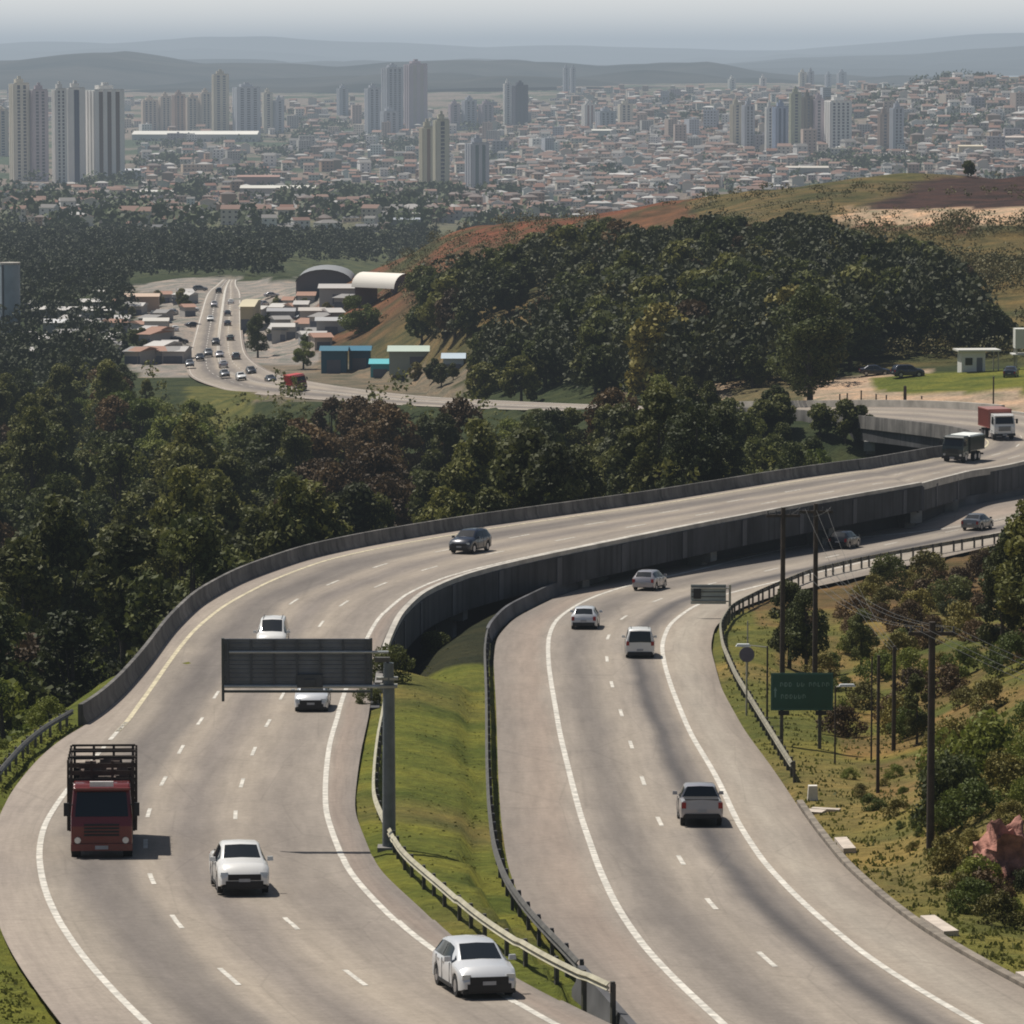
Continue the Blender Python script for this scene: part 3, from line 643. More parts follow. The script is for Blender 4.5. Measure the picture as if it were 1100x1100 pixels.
for k in range(7):
    xx=x0+.25+(x1-x0-.5)*k/6; m.box(xx-.04,xx+.04,-.10,-.032,zm,zt)
m.build('stiffener',simple('stiffener',(.075,.085,.1),.5,.3),root)
m=MB(); m.box(x0,x1,-.05,.05,zb+.22,zm-.16); m.box(x0,x0+.1,-.09,.09,zb-.12,zt+.02); m.box(x1-.08,x1,-.07,.07,zb,zt+.02); m.build('catwalk',simple('catwalk_grey',(.07,.08,.078),.6,.2),root)
m=MB(); cx=gx(333); m.box(cx-.5,cx+.5,-.2,-.11,gz(738),gz(724)); m.box(cx-.2,cx+.2,-.26,-.2,gz(736),gz(729)); m.build('bracket',simple('bracket_dark',(.06,.068,.08),.5,.3),root)
m=MB(); m.tube((0,0,gz(712)),(-.2,0,gz(707)),.05,.05,8); m.box(-.55,.05,-.12,.12,gz(711),gz(706)); m.build('lamp_head',rusty,root)

# small grey sign seen from behind at the right bend
p=on(784,664,HR); root=empty('sign_back',tuple(p)); tag(root,'grey rectangular road sign seen from behind at the right carriageway bend','road sign')
Y=p[1]; xx=lambda q: at_y(q,640,Y)[0]-p[0]; zz=lambda q: at_y(780,q,Y)[2]-p[2]
m=MB(); m.tube((xx(784),0,-.5),(xx(784),0,zz(628)),.09,.08,8); m.tube((xx(784),.0,zz(646)),(xx(742),.0,zz(646)),.05,.05,8); m.tube((xx(784),.0,zz(632)),(xx(742),.0,zz(632)),.05,.05,8); m.build('post',galv,root)
m=MB(); m.box(xx(742),xx(780),.06,.10,zz(649),zz(628)); m.build('panel',simple('sign_back_grey',(.30,.34,.34),.5,.2,.15,2),root)
m=MB(); m.box(xx(745),xx(753),-.1,.04,zz(643),zz(632)); m.build('bracket',dark,root)
for k in range(4):
    m=MB(); z=zz(649)+(zz(628)-zz(649))*(k+.5)/4; m.box(xx(742)+.05,xx(780)-.05,.02,.058,z-.03,z+.03); m.build('rib',rusty,root)

# green direction sign on two posts
Yg=236.; pg=at_y(861,762,Yg); gl=ground(pg[0],Yg); root=empty('direction_sign',(pg[0],Yg,gl)); tag(root,'large dark green direction sign with two lines of white lettering on the right verge','road sign')
gx2=lambda q: at_y(q,740,Yg)[0]-pg[0]; gz2=lambda q: at_y(861,q,Yg)[2]-gl
green=simple('sign_green',(.006,.062,.045),.45,0,.12,1.5)
m=MB(); m.box(gx2(828),gx2(895),-.03,.03,gz2(763),gz2(723)); m.build('sign_face',green,root)
m=MB(); a_,b_=gx2(828),gx2(895); c_,d_=gz2(763),gz2(723); w_=.05
for r in((a_+.04,b_-.04,c_+.04,c_+.08),(a_+.04,b_-.04,d_-.08,d_-.04),(a_+.04,a_+.08,c_+.08,d_-.08),(b_-.08,b_-.04,c_+.08,d_-.08)): m.box(r[0],r[1],-.036,-.031,r[2],r[3])
m.build('border',simple('sign_border',(.03,.12,.10),.5),root)
lt=simple('sign_lettering',(.14,.24,.22),.5)
def letters(txt,x,z,h,parent,mat,y=-.036,name='lettering',sx=1.):
    cu_=bpy.data.curves.new(name,'FONT'); cu_.body=txt; cu_.size=h*1.38; cu_.extrude=.003
    o=bpy.data.objects.new(name,cu_); col.objects.link(o); bpy.context.view_layer.update()
    me=bpy.data.meshes.new_from_object(o.evaluated_get(bpy.context.evaluated_depsgraph_get())); bpy.data.objects.remove(o); me.name=name
    me.materials.clear(); me.materials.append(mat); o=bpy.data.objects.new(name,me); col.objects.link(o); o.parent=parent; o.location=(x,y,z); o.rotation_euler=(math.pi/2,0,0); o.scale=(sx,1,1)
    return o
# the two lines are too soft to read in the photo: words of the same length, drawn as rows of letter-height strokes
def strokes(spans,z,h):
    rr=random.Random(3)
    m=MB()
    for s0,s1 in spans:
        x=gx2(s0); e=gx2(s1)
        while x<e-.1:
            k=rr.random(); m.box(x,x+.045,-.038,-.031,z,z+h)
            if k<.6: m.box(x+.045,x+.12,-.038,-.031,z+h-.05,z+h)
            if k>.3: m.box(x+.045,x+.12,-.038,-.031,z,z+.05)
            if k<.8: m.box(x+.12,x+.155,-.038,-.031,z+.05,z+h-.05)
            x+=.22
    return m
strokes([(838,853),(856,866),(869,891)],gz2(737.5),.22).build('lettering',lt,root)
strokes([(839,865)],gz2(750.5),.22).build('lettering',lt,root)
m=MB(); m.box(gx2(832),gx2(833.6),-.038,-.031,gz2(749),gz2(741)); m.add([(gx2(830.8),-.036,gz2(742)),(gx2(834.8),-.036,gz2(742)),(gx2(832.8),-.036,gz2(738))],[(0,1,2)]); m.build('arrow',lt,root)
for q in(840,881):
    m=MB(); m.box(gx2(q)-.09,gx2(q)+.09,.04,.2,-.6,gz2(725)); m.build('post',rusty,root)
for q in(842,882):
    m=MB(); m.box(gx2(q)-.28,gx2(q)+.28,-.12,.03,gz2(768),gz2(763)-.02); m.build('lamp_bracket',dark,root)

# small round sign and verge posts
def pole_thing(px,pyb,pyt,name,label,cat,r=.07,Y=None,mat=None,group=None,extra=None,hit_y=None):
    P=hit(px,pyb,120 if Y is None else Y-25) if Y is None else at_y(px,pyb,Y)
    if P is None: P=at_y(px,pyb,Y or 250)
    g=ground(P[0],P[1]); top=at_y(px,pyt,P[1])[2]; root=empty(name,(P[0],P[1],g)); tag(root,label,cat,group)
    m=MB(); m.tube((0,0,-.7),(0,0,top-g),r,r*.8,10); m.build('pole',mat or wood,root,40)
    if extra: extra(root,top-g)
    return root,P,top
def disc(root,h):
    m=MB(); m.tube((0,-.12,h-.15),(0,-.06,h-.15),.42,.42,20); m.build('sign_disc',simple('disc_grey',(.12,.11,.15),.5,.2),root)
pole_thing(802,747,700,'round_sign','small round sign on a post beside the right guardrail','road sign',.06,252,galv,None,disc)
pole_thing(803,705,667,'marker_post','thin pale post standing beyond the small round sign','post',.05,275,galv)
def lamp(root,h):
    m=MB(); m.tube((0,0,h-.06),(-1.0,0,h+.04),.035,.03,6); m.build('bracket_arm',galv,root)
    m=MB(); m.box(-1.7,-.9,-.16,.16,h-.02,h+.12,top=.8); m.build('lamp_head',simple('lamp_white',(.7,.72,.7),.4),root)
pole_thing(824,765,694,'lamp_post','short lamp post with a small white lamp head beside the round sign','lamp post',.06,248,wood,None,lamp)
def lamp2(root,h):
    m=MB(); m.tube((0,0,h-.06),(.25,0,h+.02),.035,.03,6); m.build('bracket_arm',galv,root)
    m=MB(); m.box(.15,1.0,-.12,.12,h-.02,h+.10,top=.8); m.build('lamp_head',MATS['lamp_white'],root)
pole_thing(897,800,737,'lamp_post','thin lamp post with a white lamp head right of the green sign','lamp post',.05,228,wood,None,lamp2)
def xarm(root,h):
    m=MB(); m.box(-.95,.95,-.06,.06,h-.55,h-.40); m.build('crossarm',wood,root)
    m=MB()
    for x in(-.85,-.4,.4,.85): m.tube((x,0,h-.40),(x,0,h-.18),.045,.03,8)
    m.build('insulator',dark_concrete,root)
TOPS={}
for px,pb,pt,Y,r,lb,ex in ((999,935,668,184,.17,'tallest brown wooden utility pole on the right slope',xarm),(840,782,545,258,.16,'left of the pair of tall utility poles behind the green sign',xarm),(875,778,541,260,.16,'right of the pair of tall utility poles behind the green sign',xarm),
   (943,833,704,214,.09,'thin wooden pole on the slope right of the green sign',None),(960,796,694,236,.12,'short thick wooden pole on the slope left of the tallest utility pole',None),(936,802,705,232,.05,'thinnest wooden pole on the slope between the green sign and the short thick pole',None)):
    rt,P,tp=pole_thing(px,pb,pt,'utility_pole',lb,'utility pole',r,Y,wood,None,ex); TOPS[px]=Vector((P[0],P[1],tp-.2))
def wire(a,b_,sag,label,r=.009):
    m=MB(); pr=None
    for k in range(17):
        u=k/16; p=a.lerp(b_,u); p.z-=sag*4*u*(1-u)
        if pr is not None: m.tube(pr,p,r,r,4,caps=False)
        pr=p
    tag(m.build('power_line',simple('cable_grey',(.10,.10,.095),.6) if 'cable_grey' not in MATS else MATS['cable_grey']),label,'power line',None)
T=TOPS
for k,x in enumerate((-.85,-.4,.4,.85)):
    nm=['first','second','third','last'][k]
    wire(T[999]+Vector((x,0,0)),T[875]+Vector((x*.9,0,-3.5)),.7,'%s from the left of the cables between tallest pole and pole pair'%nm)
    wire(T[999]+Vector((x,0,0)),Vector((36+x,150+x*3,T[999].z-3.0)),1.0,'%s from the left of the cables from tallest pole to right edge'%nm)
for k,x in enumerate((-.85,.85)):
    wire(T[840]+Vector((x,0,0)),T[875]+Vector((x,0,0)),.4,['left','right'][k]+' cable between the two tall poles behind the green sign')
for k,x in enumerate((-.6,0.,.6)):
    wire(T[875]+Vector((x,0,-.1)),T[960]+Vector((x*.3,0,0)),.8,['upper','middle','lower'][k]+' cable dropping from the right tall pole to the short thick pole',(.008))
# ------------------------------------------------------------------ vehicles (x forward, y left, z up; origin on the ground at the centre)
SPEC=dict(
 hatchback=dict(L=4.15,W=1.76,wb=2.55,wr=.31,st=[(-2.06,.62,.70,.55,.76,.42),(-2.0,.98,.68,.86,.82,.28),(-1.9,1.08,.66,.93,.85,.24),(-1.55,1.40,.58,.97,.87,.2),(-1.1,1.47,.60,.96,.88,.2),(-.2,1.49,.61,.95,.88,.2),(.35,1.42,.60,.94,.88,.2),(1.02,1.02,.69,.93,.88,.2),(1.65,.90,.70,.82,.86,.2),(1.95,.76,.66,.68,.82,.25),(2.07,.58,.58,.5,.74,.3)],ws=(1.0,.36),rw=(-1.93,-1.56),side=(-1.62,.92),pil=(-.45,.05)),
 sedan=dict(L=4.45,W=1.78,wb=2.65,wr=.32,st=[(-2.22,.62,.70,.55,.76,.42),(-2.15,.98,.68,.88,.82,.28),(-1.6,1.06,.68,.94,.87,.22),(-1.05,1.40,.57,.95,.88,.2),(-.7,1.45,.59,.94,.88,.2),(-.1,1.46,.60,.93,.88,.2),(.35,1.39,.59,.93,.88,.2),(1.05,1.0,.69,.92,.88,.2),(1.75,.88,.70,.80,.86,.2),(2.1,.74,.66,.66,.82,.25),(2.23,.56,.58,.48,.74,.3)],ws=(1.03,.37),rw=(-1.58,-1.08),side=(-1.5,.95),pil=(-.35,.1)),
 suv=dict(L=4.4,W=1.82,wb=2.65,wr=.36,st=[(-2.2,.75,.74,.6,.80,.5),(-2.14,1.15,.72,1.0,.86,.36),(-2.05,1.28,.68,1.08,.89,.3),(-1.8,1.6,.62,1.1,.9,.26),(-1.3,1.68,.64,1.09,.91,.26),(-.2,1.69,.65,1.07,.91,.26),(.4,1.62,.64,1.06,.91,.26),(1.05,1.2,.72,1.05,.91,.26),(1.7,1.1,.74,.96,.89,.26),(2.06,.95,.70,.82,.85,.32),(2.2,.72,.62,.62,.78,.38)],ws=(1.03,.41),rw=(-2.06,-1.8),side=(-1.95,.95),pil=(-.5,.0)),
 van=dict(L=4.3,W=1.78,wb=2.7,wr=.32,st=[(-2.15,.7,.76,.6,.82,.4),(-2.13,1.1,.76,.98,.87,.3),(-2.08,1.68,.68,1.06,.88,.25),(-1.95,1.80,.67,1.06,.89,.22),(-.4,1.84,.69,1.05,.89,.2),(.35,1.78,.66,1.04,.89,.2),(1.25,1.12,.70,1.0,.89,.2),(1.75,.96,.69,.86,.86,.22),(2.05,.8,.64,.68,.82,.26),(2.14,.6,.58,.5,.74,.3)],ws=(1.22,.38),rw=(-2.135,-2.075),side=(-1.9,1.15),pil=(-.5,.1)),
 pickup=dict(L=4.95,W=1.85,wb=3.0,wr=.37,st=[(-2.47,.75,.80,.66,.84,.55),(-2.44,1.14,.84,1.05,.9,.42),(-1.9,1.16,.84,1.06,.91,.34),(-.95,1.17,.84,1.07,.91,.28),(-.9,1.62,.62,1.08,.91,.28),(-.5,1.69,.64,1.08,.91,.26),(.2,1.70,.65,1.07,.91,.26),(.65,1.62,.63,1.06,.91,.26),(1.25,1.2,.73,1.05,.91,.26),(1.95,1.09,.74,.95,.9,.28),(2.33,.95,.70,.8,.86,.32),(2.48,.7,.62,.6,.78,.4)],ws=(1.23,.66),rw=(-.985,-.885),side=(-.9,1.15),pil=(-.2,.25)))
def car_proto(kind, pm, nm, dark_lower=False):
    sp=SPEC[kind]; S0=sp['st']; root=empty(nm); wx=(sp['wb']/2,-sp['wb']/2); wr=sp['wr']
    xs=set(s[0] for s in S0)
    for x in wx:
        for k in(-1.32,-1.22,-.8,-.4,0,.4,.8,1.22,1.32): xs.add(round(x+k*wr*.98,3))
    xs=sorted(x for x in xs if S0[0][0]<=x<=S0[-1][0]); X0=[s[0] for s in S0]
    f=lambda x,k: float(np.interp(x,X0,[s[k] for s in S0]))
    def prm(x): return f(x,1),f(x,2),f(x,3),f(x,4),f(x,5)
    m=MB(); rows=[]
    for x in xs:
        zt,wt,zs,ws,zb=prm(x)
        for w0 in wx:
            d=abs(x-w0)/wr
            if d<1.28: zb=max(zb, wr+wr*1.18*math.sqrt(max(0,1-(d/1.25)**2)))
        zs=max(zs,zb+.04); zm=max(zb+.02,(zb+zs)/2)
        half=[(0,zb),(ws*.93,zb),(ws*1.0,zb+.015),(ws*1.015,zm),(ws,zs-.03),(ws*.985,zs),(wt+.02,max(zs,zt-.05)),(wt-.06,zt),(0,zt+.025)]
        r=[(x,y,z) for y,z in half]+[(x,-y,z) for y,z in half[-2:0:-1]]; rows.append(r)
    n=len(rows[0]); b=0
    for r in rows: m.v+=r
    for i in range(len(rows)-1):
        for j in range(n):
            k=(j+1)%n; m.f.append((i*n+j,(i+1)*n+j,(i+1)*n+k,i*n+k)); m.m.append(1 if j in(0,n-1) else 0)
    m.add(rows[0],[tuple(range(n))],0); m.add(rows[-1],[tuple(range(n))[::-1]],0)
    body=m.build('body',[pm,dark],root,52)
    # glass
    def top(x,u,lift=.014):
        zt,wt,zs,ws,zb=prm(x); return (x,(wt-.05)*u,zt+.025*(1-abs(u))+lift)
    m=MB(); a,c=sp['ws']; m.grid([[top(a+(c-a)*i/4,u*(.97)) for u in(-1,-.5,0,.5,1)] for i in range(5)]); m.build('windshield',glass_m,root,60)
    m=MB(); a,c=sp['rw']
    def rear(x,u):
        zt,wt,zs,ws,zb=prm(x); return (x-.02,(wt-.04)*u,zt+.02*(1-abs(u)))
    rws=[[rear(a+(c-a)*i/4,u*.97) for u in(1,.5,0,-.5,-1)] for i in range(5)]; m.grid(rws); m.build('rear_window',glass_m,root,60)
    def side(x,v,s):
        zt,wt,zs,ws,zb=prm(x); z0=zs+.015; y0=ws*.985; z1=zt-.05; y1=wt+.02
        return (x,s*(y0+(y1-y0)*v+.012),z0+(z1-z0)*v)
    sa,sb=sp['side']; p0,p1=sp['pil']
    for s in(1,-1):
        for lo,hi in((sa,p0),(p0+.07,sb)):
            m=MB(); r=[[side(lo+(hi-lo)*i/6,v,s) for v in(.06,.5,.90)] for i in range(7)]; m.grid(r if s>0 else [q[::-1] for q in r]); m.build('side_window',glass_m,root,60)
    for s in(1,-1):
        m=MB()
        for x in(p0+.035,sb-.30,sa+.40):
            q=prm(x); m.box(x-.012,x+.012,min(s*q[3]*1.0,s*q[3]*1.022),max(s*q[3]*1.0,s*q[3]*1.022),q[4]+.12,q[2]-.02)
        q=prm(0); m.box(-sp['wb']/2+wr*1.35,sp['wb']/2-wr*1.35,min(s*q[3],s*(q[3]*1.02)),max(s*q[3],s*(q[3]*1.02)),q[4]+.0,q[4]+.11); m.build('side_trim',dark,root)
        m=MB()
        for x in(p0+.16,sa+.60): q=prm(x); m.box(x-.02,x+.16,min(s*q[3]*.99,s*(q[3]*1.03)),max(s*q[3]*.99,s*(q[3]*1.03)),q[2]-.14,q[2]-.10)
        m.build('door_handle',chrome,root)
    # wheels
    for x in wx:
        for s in(1,-1):
            y=prm(x)[3]*s; m=MB(); m.tube((x,y*.985,wr),(x,y*.985-s*.2,wr),wr,wr,20); wh=m.build('wheel',rubber,root,40)
            m=MB(); m.tube((x,y*.985+s*.008,wr),(x,y*.985-s*.03,wr),wr*.62,wr*.55,14); m.build('rim',rim_m,wh,40)
    fx=S0[-1][0]; rx=S0[0][0]
    zt,wt,zs,ws,zb=prm(fx-.16)
    m=MB(); m.box(fx-.14,fx+.016,-.58,.58,zs-.26,zs-.05); m.box(fx-.12,fx+.022,-.66,.66,zb-.02,zb+.20); m.box(fx-.3,fx-.02,-.8,.8,zb-.08,zb+.02); m.build('grille',dark,root)
    for s in(1,-1):
        m=MB(); xx=fx-.2; z=prm(xx)[2]; yy=prm(xx)[3]*.80; m.box(xx-.12,fx-.035,s*yy-.15,s*yy+.13,z-.13,z+.0,top=.9); m.build('headlight',lampw,root)
        m=MB(); z=prm(rx+.06)[2]; yy=prm(rx+.06)[3]*.88; m.box(rx-.012,rx+.13,s*yy-.1,s*yy+.09,z-.24,z+.02); m.build('tail_light',lampr,root)
        m=MB(); z=prm(sb)[2]; yy=prm(sb)[3]; xm=sb-.12; m.box(xm-.08,xm+.06,s*(yy+.02)-.02 if s>0 else s*(yy+.22),s*(yy+.22) if s>0 else s*(yy+.02)+.02,z+.04,z+.19,top=.85); m.build('mirror',pm,root)
    m=MB(); m.box(fx-.02,fx+.028,-.2,.2,zb+.17,zb+.28); m.build('number_plate',plate,root)
    zr=prm(rx+.02); m=MB(); m.box(rx-.022,rx+.02,-.2,.2,zr[4]+.18,zr[4]+.30); m.build('number_plate',plate,root)
    m=MB(); m.box(rx-.06,rx+.1,-.74,.74,zr[4]-.08,zr[4]+.12); m.build('rear_bumper',dark if dark_lower else pm,root)
    if kind=='pickup':
        m=MB(); m.box(-2.36,-1.02,-.74,.74,1.165,1.2); m.build('bed_cover',dark,root)
    if kind in('suv','van'):
        for s in(1,-1):
            m=MB(); m.tube((-1.5,s*.55,sp['st'][4][1]+.06),(.2,s*.55,sp['st'][5][1]+.05),.02,.02,6); m.build('roof_rail',dark,root)
    return root
def place(root,EL,ER,Hf,px,py,rev,N_=None,dz=.015,turn=0.):
    i,p=st_of(EL,ER,px,py,Hf,N_); place_at(root,EL,ER,i,p,rev,dz,turn)
def place_at(root,EL,ER,i,p,rev,dz=.015,turn=0.):
    C=(EL+ER)/2; a=C[max(0,i-3)]; b_=C[min(len(C)-1,i+3)]; d=Vector(b_-a).normalized()
    if rev: d=-d
    lat=Vector(ER[i]-EL[i]).normalized(); 
    if rev: lat=-lat
    up=lat.cross(d).normalized()
    if up.z<0: up=-up
    y=up.cross(d).normalized(); M=Matrix((d,y,up)).transposed().to_4x4()
    u=float(np.dot((p-EL[i])[:2],(ER[i]-EL[i])[:2])/np.dot((ER[i]-EL[i])[:2],(ER[i]-EL[i])[:2])); z=EL[i][2]+(ER[i][2]-EL[i][2])*u
    root.matrix_world=Matrix.Translation((p[0],p[1],z+dz))@M@Matrix.Rotation(turn,4,'Z')
def car(kind,pm,px,py,left,label,cat,rev,nm=None,dl=False,turn=0.):
    r=car_proto(kind,pm,nm or kind,dl); tag(r,label,cat)
    if left: place(r,EL_L,ER_L,HL,px,py,rev,NL1,turn=turn)
    else: place(r,EL_R,ER_R,HR,px,py,rev,turn=turn)
    return r
car('pickup',p_white,257,955,True,'white double cab pickup coming towards the camera in the middle lane beside the red truck','pickup',True,'pickup_truck')
car('hatchback',p_pearl,509,1063,True,'silvery white hatchback at the bottom edge beside the median guardrail','car',True,'hatchback_car')
car('van',p_white,293,697,True,'white car half hidden above the gantry sign panel','car',True,'passenger_car')
car('hatchback',p_pearl,336,762,True,'silver car showing only its front below the gantry sign panel','car',True,'passenger_car')
car('suv',p_navy,505,593,True,'dark blue suv coming round the elevated bend close to the forest parapet','suv',True,'suv_car')
car('pickup',p_silver,751,884,False,'silver pickup seen from behind beside the dashed line of the right carriageway','pickup',False,'pickup_truck',True)
car('van',p_white,687,704,False,'white roofed minivan driving away right of the dashes on the right carriageway','minivan',False,'minivan_car',True)
car('hatchback',p_pearl,629,674,False,'pale grey hatchback driving away in the left lane ahead of the minivan','car',False,'hatchback_car',True)
car('hatchback',p_silver,698,633,False,'silver car entering the bend ahead of the pale hatchback','car',False,'hatchback_car')
car('hatchback',p_black,907,589,False,'black hatchback on the right carriageway below the viaduct','car',False,'hatchback_car')
car('sedan',p_grey,1050,569,False,'grey sedan farthest along the right carriageway near the right edge','car',False,'sedan_car')

# trucks
def lorry(nm,cabp,cab_len,cab_h,box,boxm,L,W=2.45,stake=False,sign=False,label='',roof_m=None):
    root=empty(nm); tag(root,label,'truck'); hl=L/2; fx=hl
    m=MB(); zc=.95
    pr=[(fx-cab_len,.62),(fx-.02,.62),(fx+.02,1.35),(fx-.06,1.75),(fx-.28,cab_h-.22),(fx-.5,cab_h),(fx-cab_len,cab_h)]
    vs=[];w=W/2-.04
    for s in(1,-1):
        for x,z in pr: vs.append((x,s*(w if z<1.8 else w-.09),z))
    n=len(pr); m.add(vs,[tuple(range(n)),tuple(range(2*n-1,n-1,-1))]+[(i,n+i,n+(i+1)%n,(i+1)%n) for i in range(n)]); cab=m.build('cab',cabp,root)
    bv=cab.modifiers.new('soft','BEVEL'); bv.width=.06; bv.segments=2; bv.limit_method='ANGLE'
    m=MB(); z0,z1=1.72,cab_h-.30; X=lambda z: float(np.interp(z,[1.35,1.75,cab_h-.22],[fx+.02,fx-.06,fx-.28]))+.035
    m.add([(X(z0),-w+.16,z0),(X(z0),w-.16,z0),(X(z1),w-.24,z1),(X(z1),-w+.24,z1)],[(0,1,2,3)]); m.build('windshield',glass_m,root)
    for s in(1,-1):
        m=MB(); xx=fx-.35; m.add([(xx-.95,s*(w+.012),1.75),(xx,s*(w+.012),1.68),(xx-.12,s*(w-.05),z1),(xx-.95,s*(w-.05),z1)],[(0,1,2,3)]); m.build('side_window',glass_m,root)
        m=MB(); m.box(fx-.12,fx+.1,s*(w+.17)-.1,s*(w+.17)+.1,1.75,2.25); m.box(fx-.1,fx-.04,min(s*(w-.1),s*(w+.12)),max(s*(w-.1),s*(w+.12)),2.15,2.19); m.build('mirror',dark,root)
        m=MB(); m.tube((fx-.02,s*(w-.26),.82),(fx+.075,s*(w-.26),.82),.13,.12,14); m.build('headlight',lampw,root)
    m=MB(); m.box(fx-.08,fx+.10,-w,w,.42,.68); m.build('bumper',dark if not sign else cabp,root)
    m=MB()
    for k in range(4): m.box(fx-.0,fx+.045,-w+.5,w-.5,.98+k*.13,1.05+k*.13)
    m.build('grille',dark,root)
    m=MB(); m.box(fx-.1,fx+.12,-.25,.25,.48,.62); m.build('number_plate',plate,root)
    m=MB(); m.box(fx-.42,fx+.06,-w+.08,w-.08,cab_h-.22,cab_h-.14); m.build('sun_visor',cabp if not sign else p_red,root)
    if sign:
        m=MB(); m.box(fx-.3,fx-.06,-.45,.45,cab_h-.1,cab_h+.10); m.build('roof_sign',simple('roof_sign_white',(.75,.72,.68),.5),root)
    m=MB(); m.box(-hl,fx-cab_len+.3,-.42,.42,.70,.95); m.box(-hl,-hl+.12,-w,w,.55,.72); m.build('chassis',dark,root)
    for x in ([fx-1.05,-hl+1.35,-hl+2.6]):
        for s in(1,-1):
            m=MB(); m.tube((x,s*(w-.01),.50),(x,s*(w-.36),.50),.50,.50,20); wh=m.build('wheel',rubber,root,40)
            m=MB(); m.tube((x,s*(w+.005),.50),(x,s*(w-.05),.50),.27,.22,14); m.build('rim',chrome if sign else rim_m,wh,40)
    bx=fx-cab_len-.12; z0,z1=box
    if stake:
        m=MB(); hw=W/2+.06; m.box(-hl,bx,-hw,hw,.98,1.12)
        m.build('load_floor',wood,root)
        for s in(1,-1):
            m=MB()
            for k in range(9):
                za=1.12+(z1-1.12)*k/9; m.box(-hl,bx,s*hw-.03,s*hw+.03,za+.02,za+(z1-1.12)/9-(.03 if k<6 else .09))
            for k in range(6):
                x=-hl+.1+(bx+hl-.2)*k/5; m.box(x-.05,x+.05,s*(hw+.04)-.04,s*(hw+.04)+.04,1.0,z1+.03)
            m.build('side_rack',wood,root)
        for xx in(-hl,bx):
            m=MB()
            for k in range(9):
                za=1.12+(z1-1.12)*k/9; m.box(xx-.03,xx+.03,-hw+.04,hw-.04,za+.02,za+(z1-1.12)/9-(.03 if k<6 else .10))
            for y in(-hw+.1,-.4,.4,hw-.1): m.box(xx-.07,xx+.07,y-.05,y+.05,1.1,z1)
            m.build('end_rack',wood,root)
        for k in range(3): x=-hl+.8+(bx+hl-1.6)*k/2; m=MB(); m.box(x-.06,x+.06,-hw,hw,z1+.035,z1+.12); m.build('top_bar',wood,root)
        rr=random.Random(5); m=MB()
        for k in range(120):
            x=rr.uniform(-hl+.6,bx-.6); y=rr.uniform(-.8,.8); z=rr.uniform(1.4,3.15); a=rr.uniform(.25,.5); m.box(x-a,x+a,y-a*.7,y+a*.7,z-.2,z+rr.uniform(.1,.45),top=.7)
        m.build('cargo',simple('load_dark',(.10,.07,.055),.8,0,.7,1.5),root)
    else:
        m=MB(); m.box(-hl,bx,-W/2-.03,W/2+.03,z0,z1); o=m.build('cargo_body',boxm,root); bv=o.modifiers.new('soft','BEVEL'); bv.width=.04; bv.segments=2
        for s in(1,-1):
            m=MB(); m.box(-hl,bx,s*(W/2+.05)-.03,s*(W/2+.05)+.03,z0+.02,z0+.12); m.box(-hl,bx,s*(W/2+.05)-.03,s*(W/2+.05)+.03,z1-.14,z1-.02)
            for k in range(12):
                x=-hl+.15+(bx+hl-.3)*k/11; m.box(x-.04,x+.04,s*(W/2+.055)-.03,s*(W/2+.055)+.03,z0+.1,z1-.12)
            m.build('side_frame',boxm,root)
        if roof_m: m=MB(); m.box(-hl+.05,bx-.05,-W/2+.08,W/2-.08,z1+.005,z1+.12,top=.92); m.build('tarpaulin',roof_m,root)
    return root
o=lorry('stake_truck',p_red,2.0,2.95,(1.1,3.7),None,10.4,2.42,True,True,'dark red truck with a dark open slatted cargo rack at the left'); 
pf=on(109,922,HL); i,_=st_of(EL_L,ER_L,109,905,HL,NL1)
C=(EL_L+ER_L)/2; dd=(C[i]-C[i+4]); dd=dd/np.linalg.norm(dd); place_at(o,EL_L,ER_L,i,pf-dd*5.2,True)
o=lorry('cargo_truck',p_green,1.9,2.7,(1.1,2.6),p_green,6.6,2.3,False,False,'dark green truck with a white covered load rounding the viaduct bend',simple('tarp_white',(.72,.74,.7),.6))
def place_B(o,px,py,H,rev=True,turn=0.):
    p=at_h(px,py,H); C=(EL_L+ER_L)/2; i=NB0-20+int(np.argmin((C[NB0-20:NB0+110,0]-p[0])**2+(C[NB0-20:NB0+110,1]-p[1])**2)); place_at(o,EL_L,ER_L,i,p,rev,.02,turn); return i
iB=place_B(o,1034,495,41.1)
o=lorry('tipper_truck',p_white,1.9,2.75,(1.15,3.2),p_brick,7.0,2.4,False,False,'faded red truck with a white cab on the far bend near the right edge'); place_B(o,1071,470,41.5,True,.25)
o=lorry('red_truck',p_red,1.9,2.7,(1.0,2.8),simple('bright_red_paint',(.42,.02,.018),.5),8.,2.4,False,False,'bright red truck on the distant junction road left of the blue sheds')
def place_far(o,px,py,rev,turn=0.):
    best=None; d=ray(px,py); C=(EL_L+ER_L)/2
    for i in range(NB0+110,len(C)):
        t_=C[i][1]/d[1]; x=d[0]*t_; z=ZC+d[2]*t_; e=abs(z-C[i][2])*12+max(0,abs(x-C[i][0])-np.hypot(*(ER_L[i]-EL_L[i])[:2])/2)*.5
        if best is None or e<best[0]: best=(e,i)
    i=best[1]; H=ZC-C[i][2]; p=at_h(px,py,H); place_at(o,EL_L,ER_L,i,p,rev,.02,turn)
place_far(o,319,419,True)
